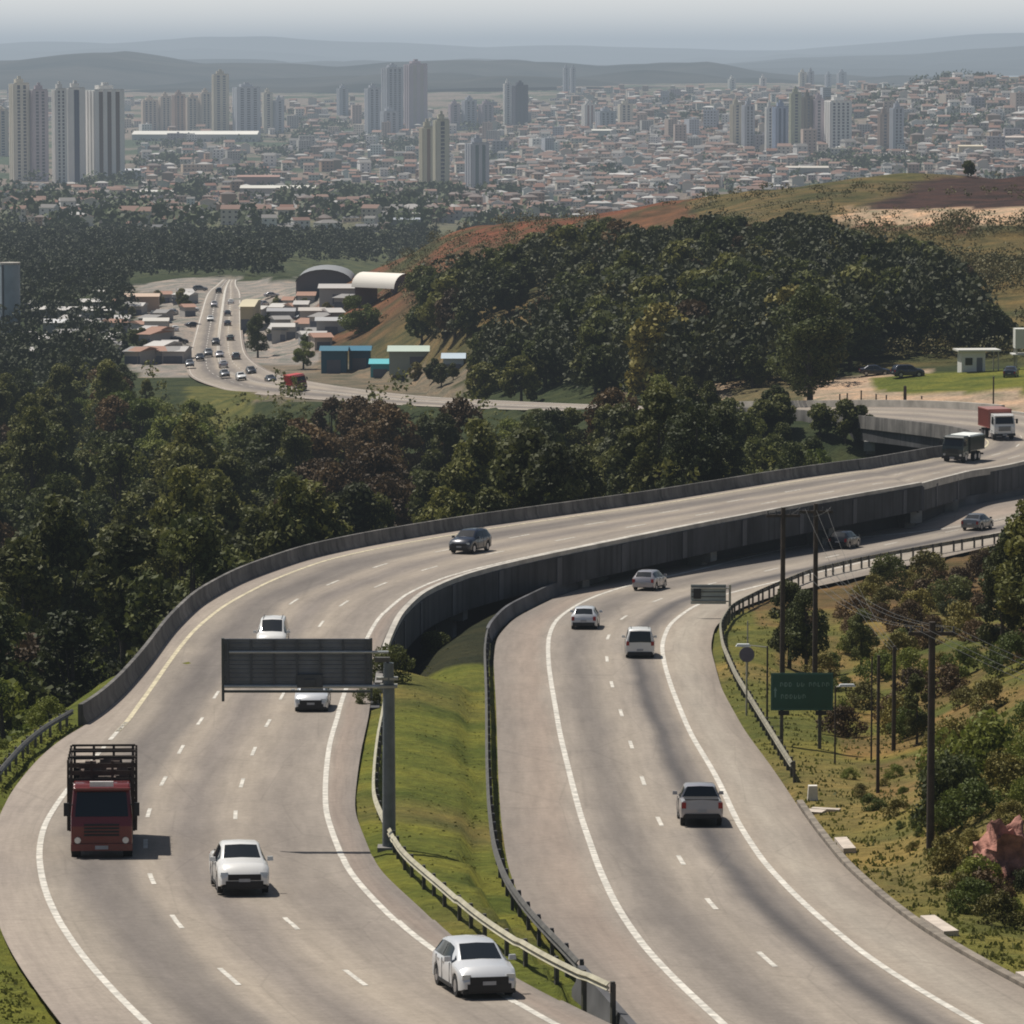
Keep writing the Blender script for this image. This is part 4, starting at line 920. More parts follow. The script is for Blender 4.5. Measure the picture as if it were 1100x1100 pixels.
far=[(235,315,0,'black',1),(244.5,339,0,'dark',0),(244.5,350,0,'dark',0),(232,371,1,'black',1),(247.6,366,0,'green',0),(215,387,1,'black',1),(253.6,387,0,'grey',0),(204,394,1,'grey',1),(259,408,1,'white',1),(270,403,1,'black',1),(291,411,1,'black',1),(241.5,405,1,'grey',1),(224,383,1,'grey',1),(236,384,1,'silver',0),(248,327,0,'white',0),(230,330,1,'silver',1),(226,345,1,'white',1),(240,395,0,'silver',0)]
protos={}
pm={'black':p_black,'dark':p_navy,'green':p_green,'grey':p_grey,'white':p_white,'silver':p_silver}
for k,(x,y,rev,c,_) in enumerate(far):
    kd='sedan' if k%3 else 'suv'
    if (kd,c) not in protos: o=protos[(kd,c)]=car_proto(kd,pm[c],'distant_car')
    else: o=copy_tree(protos[(kd,c)])
    tag(o,'small %s car on the distant junction road among the sheds'%{'dark':'dark blue','green':'dark green'}.get(c,c),'car','cars on the distant junction road')
    place_far(o,x,y,bool(rev))
# parked cars on the lots
park=[(188,356),(186,339),(197,325),(215,313),(176,350),(205,335),(172,362),(192,371),(298,340),(306,352),(316,358),(283,330),(325,345),(170,341),(208,352),(183,322),(292,322),(302,330),(940,404),(975,406),(1086,405)]
for k,(x,y) in enumerate(park):
    P=hit(x,y,560)
    c=['white','silver','black','grey','dark'][k%5] if k<18 else 'dark'; kd=['sedan','suv'][k%2]
    if (kd,c) not in protos: o=protos[(kd,c)]=car_proto(kd,pm[c],'distant_car')
    else: o=copy_tree(protos[(kd,c)])
    o.matrix_world=Matrix.Translation(tuple(P))@Matrix.Rotation(rnd.choice([0,.3,1.6,1.3])+rnd.uniform(-.1,.1),4,'Z')
    nmn={'dark':'dark blue'}.get(c,c)
    if k<18: tag(o,'%s car parked on the distant yards beside the junction road'%nmn,'car','cars parked beside the distant junction road')
    else: tag(o,['dark car parked left on the grassy bank under the dark trees','dark car parked right on the grassy bank under the dark trees','dark car parked beside the pale tank at the right edge'][k-18],'car')
# ------------------------------------------------------------------ trees
def leafmat(name, lo, mid, hi, tr=.12):
    m,t,b=nt(name); b.inputs['Roughness'].default_value=.65; b.inputs['Specular IOR Level'].default_value=.25
    a=N(t,'ShaderNodeAttribute'); a.attribute_name='Col'
    oi=N(t,'ShaderNodeObjectInfo')
    mx=N(t,'ShaderNodeMath',operation='MULTIPLY_ADD'); t.links.new(oi.outputs['Random'],mx.inputs[0]); mx.inputs[1].default_value=.62
    sp=N(t,'ShaderNodeSeparateColor'); t.links.new(a.outputs['Color'],sp.inputs[0]); ms=N(t,'ShaderNodeMath',operation='MULTIPLY'); t.links.new(sp.outputs[0],ms.inputs[0]); ms.inputs[1].default_value=.48
    t.links.new(ms.outputs[0],mx.inputs[2])
    c=ramp(t,mx.outputs[0],[(.08,lo),(.5,mid),(.95,hi)]); t.links.new(c,b.inputs['Base Color'])
    tl=N(t,'ShaderNodeBsdfTranslucent'); t.links.new(c,tl.inputs[0]); mxs=N(t,'ShaderNodeMixShader'); mxs.inputs[0].default_value=tr
    t.links.new(b.outputs[0],mxs.inputs[1]); t.links.new(tl.outputs[0],mxs.inputs[2]); t.links.new(mxs.outputs[0],t.nodes['Material Output'].inputs['Surface']); return m
lf_dark=leafmat('leaves_dark_green',(0.027,0.035,0.011),(0.068,0.081,0.021),(0.142,0.15,0.037),.24)
lf_euc=leafmat('leaves_olive_green',(0.038,0.044,0.015),(0.095,0.101,0.025),(0.196,0.189,0.046),.24)
lf_bright=leafmat('leaves_fresh_green',(0.054,0.072,0.016),(0.115,0.143,0.025),(0.203,0.215,0.039),.28)
lf_brown=leafmat('leaves_reddish_brown',(0.046,0.031,0.016),(0.095,0.06,0.025),(0.162,0.101,0.041),.2)
lf_yel=leafmat('leaves_yellow_green',(0.068,0.065,0.017),(0.149,0.13,0.029),(0.243,0.202,0.046))
bark=simple('bark_grey_brown',(.075,.06,.045),.9,0,.35,1.2)
def leaves(centers, radii, n, size, rs, flat=.7, squash=.8):
    """n leaf faces scattered over clumps"""
    k=rs.choice(len(centers),n,p=(radii**2/np.sum(radii**2))); d=rs.normal(size=(n,3)); d/=np.linalg.norm(d,axis=1)[:,None]
    rr=radii[k]*(rs.uniform(.45,1.05,n)**.6); P=centers[k]+d*rr[:,None]*np.array([1,1,squash])
    nn=d*flat+rs.normal(size=(n,3))*.6; nn/=np.linalg.norm(nn,axis=1)[:,None]
    a=np.cross(nn,rs.normal(size=(n,3))); a/=np.linalg.norm(a,axis=1)[:,None]; b_=np.cross(nn,a)
    s=size*rs.uniform(.6,1.4,n)[:,None]; w_=s*rs.uniform(.4,.8,(n,1))
    q=np.stack([P-a*s,P+b_*w_,P+a*s*.9,P-b_*w_],1)
    tint=np.clip(rs.uniform(0,1,len(centers))[k]*.65+rs.uniform(0,.35,n),0,1)
    return q.reshape(-1,3),tint
def leafmesh(name,q,tint,mat):
    me=bpy.data.meshes.new(name); n=len(q)//4; me.vertices.add(len(q)); me.vertices.foreach_set('co',q.ravel())
    me.loops.add(n*4); me.loops.foreach_set('vertex_index',np.arange(n*4)); me.polygons.add(n); me.polygons.foreach_set('loop_start',np.arange(0,n*4,4)); me.update(calc_edges=True)
    ca=me.color_attributes.new('Col','FLOAT_COLOR','POINT'); tt=np.repeat(tint,4); ca.data.foreach_set('color',np.stack([tt,tt,tt,np.ones_like(tt)],1).ravel()); me.materials.append(mat); return me
def tree_proto(name, h, cr, ch, nc, nl, ls, mat, seed, trunk=True, lowest=.25, cone=0.):
    rs=np.random.RandomState(seed); c=[];r=[]
    for k in range(nc):
        u=rs.uniform(0,1); z=h*(lowest+(1-lowest)*u); wd=cr*(math.sin(math.pi*min(1,(u*.85+.15)))**.6)*(1-cone*u)
        a=rs.uniform(0,2*math.pi); q=wd*rs.uniform(.2,1)**.5*.85; c.append((q*math.cos(a),q*math.sin(a),z-ch*.1)); r.append(cr*rs.uniform(.22,.42)*(1-cone*u*.5))
    c=np.array(c); r=np.array(r); q,t_=leaves(c,r,nl,ls,rs)
    root=empty(name); root.location=(0,0,-500)
    cm=leafmesh('crown',q,t_,mat); co=bpy.data.objects.new('crown',cm); col.objects.link(co); co.parent=root
    if trunk:
        m=MB(); m.tube((0,0,-1.5),(0,0,h*.35),cr*.07+.12,cr*.05+.08,8); m.tube((0,0,h*.35),(rs.uniform(-.4,.4),rs.uniform(-.4,.4),h*.85),cr*.05+.08,.05,7)
        for k in range(min(7,nc)):
            p=c[k]; m.tube((0,0,h*(.25+.05*k)),tuple(p),.11,.04,5)
        m.build('trunk',bark,root,50)
    return root
PT={}
def proto(key,*a,**k): PT[key]=tree_proto(*a,**k)
for j in range(3): proto(('dark',j),'broadleaf_tree',15,4.6,5,40,9000,.24,lf_dark,10+j)
for j in range(3): proto(('olive',j),'eucalyptus_tree',18,4.2,5,40,9000,.25,lf_euc,20+j,lowest=.22,cone=.35)
for j in range(2): proto(('fresh',j),'young_broadleaf_tree',11,4.2,5,32,7500,.22,lf_bright,30+j)
for j in range(2): proto(('brown',j),'copper_leaved_tree',14,4.3,5,34,7500,.24,lf_brown,40+j)
for j in range(2): proto(('bush',j),'shrub',2.6,2.2,1,18,3200,.11,lf_bright,50+j,trunk=False,lowest=.1)
for j in range(2): proto(('ybush',j),'shrub',2.4,2.2,1,18,3000,.11,lf_yel,55+j,trunk=False,lowest=.1)
proto(('dbush',0),'shrub',3.2,2.4,1,20,3600,.12,lf_dark,58,trunk=False,lowest=.1); proto(('bbush',0),'shrub',2.4,2.2,1,18,3000,.11,lf_brown,59,trunk=False,lowest=.1)
for key,mt,s,nm_ in(('fdark',lf_dark,60,'broadleaf_tree'),('folive',lf_euc,62,'eucalyptus_tree'),('fbrown',lf_brown,64,'copper_leaved_tree'),('fyel',lf_yel,66,'young_broadleaf_tree')):
    for j in range(2): proto((key,j),nm_,13,5.4,5,30,3600,.52,mt,s+j)
NV={'dark':3,'olive':3,'dbush':1,'bbush':1}
used=set(); NTREE=0
adj={'dark':'dark green leafy tree','olive':'tall olive green tree with a narrow crown','fresh':'fresh green rounded tree','brown':'reddish brown leaved tree','bush':'bright green leafy shrub','ybush':'yellow green dry shrub','dbush':'dark green dense shrub','bbush':'brown dry shrub',
 'fdark':'dark green broad crowned tree','folive':'olive green broad crowned tree','fbrown':'brownish broad crowned tree','fyel':'yellow green broad crowned tree'}
def tree(kind,X,Y,s,where,group,sz=None,cat=None,z=None,label=None):
    global NTREE
    j=rnd.randrange(NV.get(kind,2)); k=(kind,j); o=PT[k]
    if k in used: o=copy_tree(o)
    used.add(k)
    g=ground(X,Y) if z is None else z
    o.location=(X,Y,g-.1); o.rotation_euler=(0,0,rnd.uniform(0,6.28)); o.scale=(s*rnd.uniform(.9,1.1),s*rnd.uniform(.9,1.1),(sz or s)*rnd.uniform(.92,1.08))
    isb=kind in('bush','ybush','dbush','bbush')
    tag(o,label or (adj[kind]+' '+where),cat or ('shrub' if isb else 'tree'),None if label else group); NTREE+=1; return o
def road_clear(X,Y,mg=4.,N_=None):
    for EL,ER in((EL_L,ER_L),(EL_R,ER_R)):
        C=(EL+ER)/2; d=np.hypot(C[:,0]-X,C[:,1]-Y); i=int(d.argmin())
        if d[i]<np.hypot(*(ER[i]-EL[i])[:2])/2+mg: return False
    return True
placed=[]
def free(X,Y,r):
    for x,y in placed:
        if (x-X)**2+(y-Y)**2<r*r: return False
    placed.append((X,Y)); return True
# limits so that the roads stay in view: (photo outline of the wood) tree top must stay under these photo rows
def top_ok(X,Y,g,h,xs,ys,soft=0):
    px,py=proj((X,Y,g+h)); px=float(px); py=float(py); return py>np.interp(px,xs,ys)-soft
# A. forest left of the elevated carriageway
TL=([-200,0,40,90,140,185,215,240,262,290,345,372,400,440,520,600,700,760,800,860,900,940,1010,1300],[395,398,385,372,392,400,430,455,445,434,431,408,404,430,430,425,400,405,425,462,475,478,470,470])
cntA=0; WA_=[]; rndA=random.Random(11)
cand=[]
while len(cand)<4200:
    Y=225+(560-225)*rndA.random()**.8 if rndA.random()<.6 else rndA.uniform(500,900); X=rndA.uniform(-.145*Y,.10*Y); cand.append((X,Y))
for X,Y in cand:
    C=(EL_L+ER_L)/2; 
    if Y<262 and X>np.interp(Y,EL_L[:NL1,1],EL_L[:NL1,0])-9-(262-Y)*.35: continue
    if not road_clear(X,Y,4.5 if Y<500 else 5.5): continue
    # only the forest side
    if Y<480:
        i=int(np.hypot(C[:NL1,0]-X,C[:NL1,1]-Y).argmin()); d=ER_L[i]-EL_L[i]
        if np.dot((np.array([X,Y])-EL_L[i][:2]),d[:2])>0: continue
    px,py=proj((X,Y,ground(X,Y)))
    if Y>560:
        # only the near side of the far leg
        j=NB0+60+int(np.abs(C[NB0+60:,0]-X).argmin())
        if Y>C[j][1]-10 and X>-60: continue
        if X<-60 and Y>880: continue
    g=ground(X,Y); kind=rndA.choices(['dark','olive','fresh','brown'],[4.5,5,2.4,.9])[0]
    if 320<px<430 and Y>480: kind='brown'
    if 140<px<230 and 470<py<620 and rndA.random()<.8: kind='fresh'
    base={'dark':15,'olive':18,'fresh':11,'brown':14}[kind]; s=rndA.uniform(.75,1.2)
    if cntA>=310 or not free(X,Y,4.3):
        if (180<px<275 and py<470) : continue
        WA_.append((X,Y,g,rndA.uniform(.3,.6)*(1 if Y>300 else .5))); continue
    ok=False
    for _ in range(5):
        if top_ok(X,Y,g,base*s*1.02,*TL): ok=True;break
        s*=.84
    if not ok: placed.pop(); continue
    # keep the parapet and road in view: crown must not rise past the road's edge line
    i=int(np.abs(C[:NL1,0]-X).argmin())
    if Y<500:
        # nearest deck point straight behind on the sight line
        for q in range(5):
            pt=proj((X,Y,g+base*s)); vis=True
            dk_=proj(EL_L[:NL1]); j=np.where(EL_L[:NL1,1]>Y+3)[0]
            if len(j):
                jj=j[np.abs(dk_[0][j]-pt[0]).argmin()]
                if abs(dk_[0][jj]-pt[0])<25 and pt[1]<dk_[1][jj]+2: vis=False
            if vis: break
            s*=.8
        if s<.3: placed.pop(); continue
    if px<-40: where,grp='growing beyond the left edge of the forest','outer forest trees'
    elif Y<330: where,grp='in the near forest below the elevated carriageway','near forest trees left of the viaduct'
    elif Y<480: where,grp='in the forest behind the viaduct parapet','forest trees behind the viaduct parapet'
    else: where,grp='in the wooded valley before the far road','valley trees before the far road'
    tree(kind,X,Y,s,where,grp); cntA+=1
# B. wood on the hill behind the far road
TH_=([300,380,420,470,540,600,650,700,760,820,850,900,930,1000,1050,1065,1100,1200],[395,345,300,272,262,240,232,245,228,240,225,235,250,258,292,330,345,345])
rB=random.Random(12); placed.clear(); cntB=0; WB_=[]
for _ in range(9000):
    Y=640+(440)*rB.random()**1.2; px=rB.uniform(330,1180); X=(px-550)/F*Y*1.005
    g=ground(X,Y); qx,qy=proj((X,Y,g)); qx=float(qx);qy=float(qy)
    C=(EL_L+ER_L)/2; j=NB0+60+int(np.abs(C[NB0+60:,0]-X).argmin())
    if Y<C[j][1]+14 or not road_clear(X,Y,6): continue
    if 930<qx and qy>385: continue
    if 880<qx and qy>398: continue
    if 320<qx<505 and qy>375: continue
    if 300<qx<450 and qy<352: continue
    if qx<375 and qy>330: continue
    if vnoise(np.array([X]),np.array([Y]),45,33)[0]+.5<.46+.10*(Y>900): continue
    s=rB.uniform(.38,.85)*(1.15 if Y<760 else 1)
    ok=False
    for _k in range(4):
        if top_ok(X,Y,g,13*s,*TH_): ok=True;break
        s*=.82
    if not ok: continue
    if cntB>=215 or not free(X,Y,7.5):
        WB_.append((X,Y,g,s)); continue
    kind=rB.choices(['fdark','folive','fbrown','fyel'],[6,4,1.3,.4])[0]
    tree(kind,X,Y,s,'in the wood on the hill behind the far road','trees in the wood on the hill behind the far road'); cntB+=1
SB_=[]
for _ in range(2600):
    P=hit(rB.uniform(400,1130),rB.uniform(192,350),800)
    if P is None or P[1]<800 or P[1]>1200: continue
    if vnoise(np.array([P[0]]),np.array([P[1]]),26,35)[0]+.5<.5: continue
    SB_.append((P[0],P[1],P[2],rB.uniform(.06,.2)))
for _ in range(900):
    P=hit(rB.uniform(925,1135),rB.uniform(245,392),600)
    if P is None or P[1]<640 or P[1]>1100 or (P[1]<700 and rB.random()<.6): continue
    if vnoise(np.array([P[0]]),np.array([P[1]]),18,37)[0]+.5<.45: continue
    SB_.append((P[0],P[1],P[2],rB.uniform(.12,.42)))
for _ in range(500):
    P=hit(rB.uniform(400,640),rB.uniform(235,330),800)
    if P is None or P[1]<850 or P[1]>1200: continue
    SB_.append((P[0],P[1],P[2],rB.uniform(.08,.3)))
def scrub():
    rs=np.random.RandomState(8); c=np.array([(x,y,g+6*s) for x,y,g,s in SB_]); r=np.array([7*s for x,y,g,s in SB_]); q,t_=leaves(c,r,70000,.22,rs,.8,.6)
    o=bpy.data.objects.new('hill_scrub',leafmesh('hill_scrub',q,t_,leafmat('leaves_hill_scrub',(0.041,0.044,0.016),(0.081,0.081,0.025),(0.162,0.13,0.046)))); col.objects.link(o); tag(o,'low scattered scrub over the dry grass of the hill','scrub',kind='stuff')
scrub()
# fresh green tree beside the hangars, brown and dark specimens
def tp(kind,px,py,Y,h,label,bh=None):
    P=at_y(px,py,Y); g=ground(P[0],Y); base={'dark':15,'olive':18,'fresh':11,'brown':14,'fdark':13,'folive':13,'fbrown':13,'fyel':13,'dbush':3.2,'bush':2.6,'ybush':2.4,'bbush':2.4}[kind]
    return tree(kind,P[0],Y,h/base,'',None,cat=None,label=label,z=min(g,P[2]+1) )
tp('fresh',388,378,1000,12,'bright green round tree in front of the white arched hangar')
tp('fresh',326,398,950,6.5,'yellowish green tree left of the blue sheds')
tp('dark',870,448,590,17,'lone dark tree standing at the far roadside above the bridge')
tp('dark',277,388,1010,9,'dark tree at the inner corner of the distant road bend')
for k,(x,y,Y,h) in enumerate([(560,412,715,8),(520,408,730,7),(735,410,690,9),(690,412,690,10),(640,412,700,9)]): tp('folive',x,y,Y,h,['first','second','third','fourth','fifth'][k]+' olive bush tree from the sheds along the far roadside' if k<2 else ['','','rightmost olive tree along the far roadside in front of the dark wood','olive tree beside the rightmost along the far roadside','middle olive tree along the far roadside in front of the dark wood'][k])
for k in range(16):
    P=hit(rB.uniform(805,935),rB.uniform(462,488),440)
    if P is None: continue
    X,Y=P[0],P[1]; q_=float(proj((X,Y,P[2]+2.5))[1])
    if q_>436 and Y<600: tree('fdark' if k%3 else 'folive',X,Y,rB.uniform(.2,.42),'in the hollow inside the far bend of the viaduct','small trees in the hollow inside the far bend')
for k in range(46):
    px=rB.choice([rB.uniform(262,380),rB.uniform(140,204),rB.uniform(425,560)]); P=hit(px,rB.uniform(330,412) if px<400 else rB.uniform(404,432),650)
    if P is None or not road_clear(P[0],P[1],4): continue
    tree(rB.choice(['folive','fdark','fyel']),P[0],P[1],rB.uniform(.2,.38),'among the yards and sheds beside the distant junction road','small trees among the yards by the distant junction')
# C. right verge: large tree at the edge, shrubs on the slope
tp('olive',1112,745,264,11.6,'tall dark green tree filling the right edge above the slope')
tp('dark',1088,700,292,7.5,'dark green tree leaning into the right edge beside the tall tree')
tp('dark',1165,740,255,11,'dark tree cut by the right edge of the view')
tp('olive',848,722,292,6.2,'slim olive tree between the two tall poles behind the green sign')
tp('dark',866,730,290,5.2,'dark bushy tree behind the right tall pole')
tp('dark',925,725,292,3.6,'dark bushy tree on the slope right of the tall poles')
tp('olive',985,790,236,3.6,'olive bushy tree behind the tallest utility pole')
tp('dbush',1022,905,188,2.7,'dark green shrub right of the foot of the tallest pole')
tp('bush',1045,868,196,3.0,'bright green shrub behind the dark shrub on the right slope')
rC=random.Random(13); placed.clear(); n_=0
ZN=[((860,1075),(612,690),['bbush','bbush','ybush','dbush','ybush'],34,2.8,'in the dry hedge below the outer guardrail','shrubs in the dry hedge below the guardrail',(.4,.85)),
    ((880,1100),(690,800),['bush','ybush','ybush','bbush','bush'],30,3.2,'on the slope around the utility poles','shrubs on the slope around the poles',(.3,.75)),
    ((1000,1120),(780,900),['bush','ybush','ybush','bush'],26,2.3,'on the upper right slope','shrubs on the upper right slope',(.3,.7)),
    ((1020,1120),(890,1000),['dbush','bbush','bush','ybush'],12,1.6,'on the rocky bank at the right edge','shrubs on the rocky bank',(.2,.5)),
    ((880,1010),(830,960),['ybush','bush'],16,1.6,'low on the grass verge near the outer shoulder','low shrubs on the grass verge',(.12,.3)),
    ((0,80),(765,860),['bush','bush','dbush'],18,1.8,'on the grass at the left edge before the forest','shrubs on the grass at the left edge',(.2,.6))]
for (xa,xb),(ya,yb),ks,cnt,sp_,wh,gp,(s0,s1) in ZN:
    c_=0
    for _ in range(400):
        P=hit(rC.uniform(xa,xb),rC.uniform(ya,yb),120)
        if P is None or P[1]>480 or not road_clear(P[0],P[1],2.6): continue
        if not free(P[0],P[1],sp_): continue
        tree(rC.choice(ks),P[0],P[1],rC.uniform(s0,s1),wh,gp); c_+=1
        if c_>=cnt: break
tree('dbush',*at_h(418,752,36.2)[:2],.62,'',None,label='dark bush in the corner under the gantry where the viaduct starts')
tree('dbush',*at_h(396,778,35.8)[:2],.35,'',None,label='small dark bush between the gantry pole and the guardrail')
tp('bush',1048,985,172,1.5,'small green shrub below the red earth outcrop'); tp('bbush',1060,940,171,1.3,'brown shrub partly covering the red earth outcrop')
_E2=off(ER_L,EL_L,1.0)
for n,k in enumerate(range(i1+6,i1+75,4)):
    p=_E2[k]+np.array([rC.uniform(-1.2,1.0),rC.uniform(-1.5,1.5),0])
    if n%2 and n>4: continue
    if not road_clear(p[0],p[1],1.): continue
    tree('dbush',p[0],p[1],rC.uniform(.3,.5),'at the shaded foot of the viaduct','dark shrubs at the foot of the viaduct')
tp('olive',1076,735,268,7.,'olive bushy tree in front of the tall tree at the right edge'); tp('dark',1128,700,300,11,'dark tree top rising behind the tall tree at the right edge')
# D. left middle distance: belts of trees before the suburbs
rD=random.Random(14); placed.clear(); c_=0; WD_=[]
TD=([-300,0,60,120,200,240,262,330,400,450],[236,238,236,238,240,240,240,240,240,240])
for _ in range(26000):
    Y=rD.choice([rD.uniform(900,1450),rD.uniform(1450,2600)]); px=rD.uniform(-90,470); X=(px-550)/F*Y*1.005; g=ground(X,Y); qx,qy=map(float,proj((X,Y,g)))
    if not road_clear(X,Y,9): continue
    if 135<qx<350 and qy>298: continue
    if 300<qx<450 and qy>285: continue
    if qx<140 and 325<qy<362 and rD.random()<.85: continue
    if qx>345: 
        if Y<1500: continue
    if Y>1500 and rD.random()<.25: continue
    s=rD.uniform(.4,.85)
    if not top_ok(X,Y,g,13*s,*TD): continue
    if 150<qx<350 and proj((X,Y,g+13*s))[1]<306 and Y<1350: continue
    # keep the roofs at the left visible
    if Y<1150 and qx<150 and qy>362 and float(proj((X,Y,g+13*s))[1])<350: s*=.6
    if not free(X,Y,5.): continue
    WD_.append((X,Y,g,s)); c_+=1
    if c_>=1700: break
def woods(name,L_,n,size,mat,label,seed):
    rs=np.random.RandomState(seed); cs=[];rr=[]
    for X,Y,g,s in L_:
        for k in range(9):
            u=rs.rand(); wd=4.6*s*math.sin(math.pi*min(1,.2+.8*u))**.6; a=rs.uniform(0,6.28); cs.append((X+wd*.75*math.cos(a),Y+wd*.75*math.sin(a),g+13*s*(.2+.75*u))); rr.append(rs.uniform(1.3,2.2)*s)
    q,t_=leaves(np.array(cs),np.array(rr),n,size,rs,.75,.8); o=bpy.data.objects.new(name,leafmesh(name,q,t_,mat)); col.objects.link(o); tag(o,label,'woods',kind='stuff')
woods('valley_woods',WD_,170000,.55,leafmat('leaves_valley_woods',(0.018,0.025,0.01),(0.049,0.058,0.018),(0.108,0.111,0.031)),'dark belts of wood between the suburbs and the distant junction',5)
woods('valley_understorey',WA_[:2200],120000,.32,lf_euc,'dense undergrowth between the forest trees beside the viaduct',7)
woods('hill_woods',WB_[:1250],120000,.45,leafmat('leaves_hill_woods',(0.022,0.029,0.011),(0.057,0.062,0.021),(0.128,0.124,0.034)),'dense dark understorey of the wood covering the hill',6)
print('trees',cntA,cntB,c_,NTREE)
# E. far off woods among the city, one mass
rs=np.random.RandomState(3); cs=[];rr=[]; rE=random.Random(15)
def patch(px,py,wpx,n,sz=9,hmax=11):
    P=hit(px,py,1300)
    if P is None: return
    wd=wpx*P[1]/F
    for _ in range(n):
        x=P[0]+rE.gauss(0,.5)*wd; y=P[1]+rE.gauss(0,.5)*wd*3.5; cs.append((x,y,ground(x,y)+rE.uniform(2,hmax*.75))); rr.append(rE.uniform(.5,1.)*sz)
for x in range(-60,620,22): patch(x,rE.uniform(226,250),16,10,8)
for x,y,wd,n in [(60,215,20,10),(115,200,26,22),(205,215,16,40),(215,205,14,20),(180,178,50,60),(200,160,40,40),(260,190,30,20),(300,168,30,30),(330,150,30,50),(350,140,30,40),(400,158,50,90),(440,160,30,40),(380,213,40,70),(330,222,40,60),(470,213,40,70),(440,228,30,40),(540,210,30,20),
  (510,140,30,30),(520,120,30,30),(590,160,30,20),(640,152,36,30),(560,185,20,8),(650,190,18,14),(690,125,30,20),(740,130,30,20),(930,182,44,90),(900,178,30,40),(985,180,20,30),(940,115,26,40),(960,105,30,30),(1010,100,40,40),(1060,120,40,50),(1000,135,40,30),(1040,135,40,30),(1080,100,30,20),(1010,88,34,30),(1060,86,20,14),(720,110,40,14),(100,225,60,40),(20,222,40,30),(150,235,50,50)]: patch(x,y,wd,n)
for _ in range(260):
    patch(rE.uniform(-40,1140),rE.uniform(112,225),14,3,7)
q,t_=leaves(np.array(cs),np.array(rr),42000,1.9,rs,.8,.7)
me=leafmesh('city_woods',q,t_*.8,leafmat('leaves_far_woods',(0.016,0.026,0.011),(0.041,0.057,0.018),(0.074,0.091,0.028),.05)); o=bpy.data.objects.new('city_woods',me); col.objects.link(o); tag(o,'far off dark green woods between the city districts','woods',kind='stuff')
# F. grass tufts and weeds near the camera
rs=np.random.RandomState(9); V=[];T_=[]
def tufts(n,pxr,pyr,h):
    k=0
    while k<n:
        P=hit(rs.uniform(*pxr),rs.uniform(*pyr),120); k+=1
        if P is None or P[1]>420: continue
        if not road_clear(P[0],P[1],.35): continue
        for _ in range(4):
            a=rs.uniform(0,6.28); w_=.05+.05*rs.rand(); hh=h*rs.uniform(.4,1.2); l=np.array([math.cos(a)*w_,math.sin(a)*w_,0]); ln=rs.normal(size=3)*hh*.35; ln[2]=hh; p=P+np.array([rs.normal()*.16,rs.normal()*.16,-.03])
            V.extend([p-l,p+l,p+l*.3+ln,p-l*.3+ln]); T_.append(rs.rand())
for a in [(300,(385,545),(690,900),.06),(300,(400,660),(880,1090),.06),(1300,(780,1100),(660,860),.15),(1300,(860,1100),(850,1060),.14),(500,(0,90),(780,860),.14),(300,(0,80),(1000,1100),.10)]: tufts(*a)
me=leafmesh('grass_tufts',np.array(V),np.array(T_),leafmat('grass_blades',(.08,.088,.02),(.12,.125,.028),(.17,.155,.045),.4)); o=bpy.data.objects.new('grass_tufts',me); col.objects.link(o); tag(o,'short rough grass and weeds on the median and verges','grass',kind='stuff')
# red earth outcrop at the right edge
def outcrop(px,py,Y,sx,sz,mat,label,seed):
    P=at_y(px,py,Y); rs=np.random.RandomState(seed); m=MB(); rows=[]
    for i in range(15):
        ph=math.pi*i/14; r=[]
        for j in range(22):
            th=2*math.pi*j/22; x=math.sin(ph)*math.cos(th);y=math.sin(ph)*math.sin(th);z=math.cos(ph); k=1+.9*float(vnoise(np.array([x*3+seed]),np.array([y*3+z*4]),.9,seed)[0])+.35*float(vnoise(np.array([x*9]),np.array([z*9+y*3]),.8,seed+1)[0]); r.append((x*sx*k,y*sx*k,z*sz*k))
        rows.append(r)
    m.grid(rows,None,True); o=m.build('red_earth_outcrop',mat,None,70); o.location=(P[0],Y,P[2]); tag(o,label,'rock')
rk=simple('red_earth',(.32,.15,.115),.95,0,.5,2.2); bump(rk.node_tree,rk.node_tree.nodes['Principled BSDF'],noise(rk.node_tree,3.,5),.8,.15)
outcrop(1080,930,174,1.25,1.75,rk,'bare red earth outcrop on the bank at the right edge',4)
outcrop(1030,965,174,.7,.7,simple('brown_earth',(.10,.055,.035),.95,0,.4,2),'low brown earth outcrop left of the red one',8)
# ------------------------------------------------------------------ city
def paint_mesh(V,Fc,C_,name,mat):
    me=bpy.data.meshes.new(name); me.from_pydata(V,[],Fc); ca=me.color_attributes.new('Col','FLOAT_COLOR','CORNER')
    n=np.array([len(f) for f in Fc]); cc=np.repeat(np.array(C_),n,axis=0); ca.data.foreach_set('color',np.concatenate([cc,np.ones((len(cc),1))],1).ravel()); me.materials.append(mat); return me
city_m=attr_mat('city_render',.9,.12,.05)
walls=[(.68,.65,.60),(.58,.54,.47),(.74,.72,.68),(.40,.26,.18),(.50,.40,.30),(.34,.33,.32),(.58,.50,.42),(.30,.16,.11),(.52,.45,.43)]
roofs=[(.21,.115,.085),(.25,.15,.115),(.17,.105,.085),(.20,.19,.18),(.36,.34,.32),(.15,.15,.15),(.45,.44,.42),(.23,.15,.12),(.20,.165,.15)]
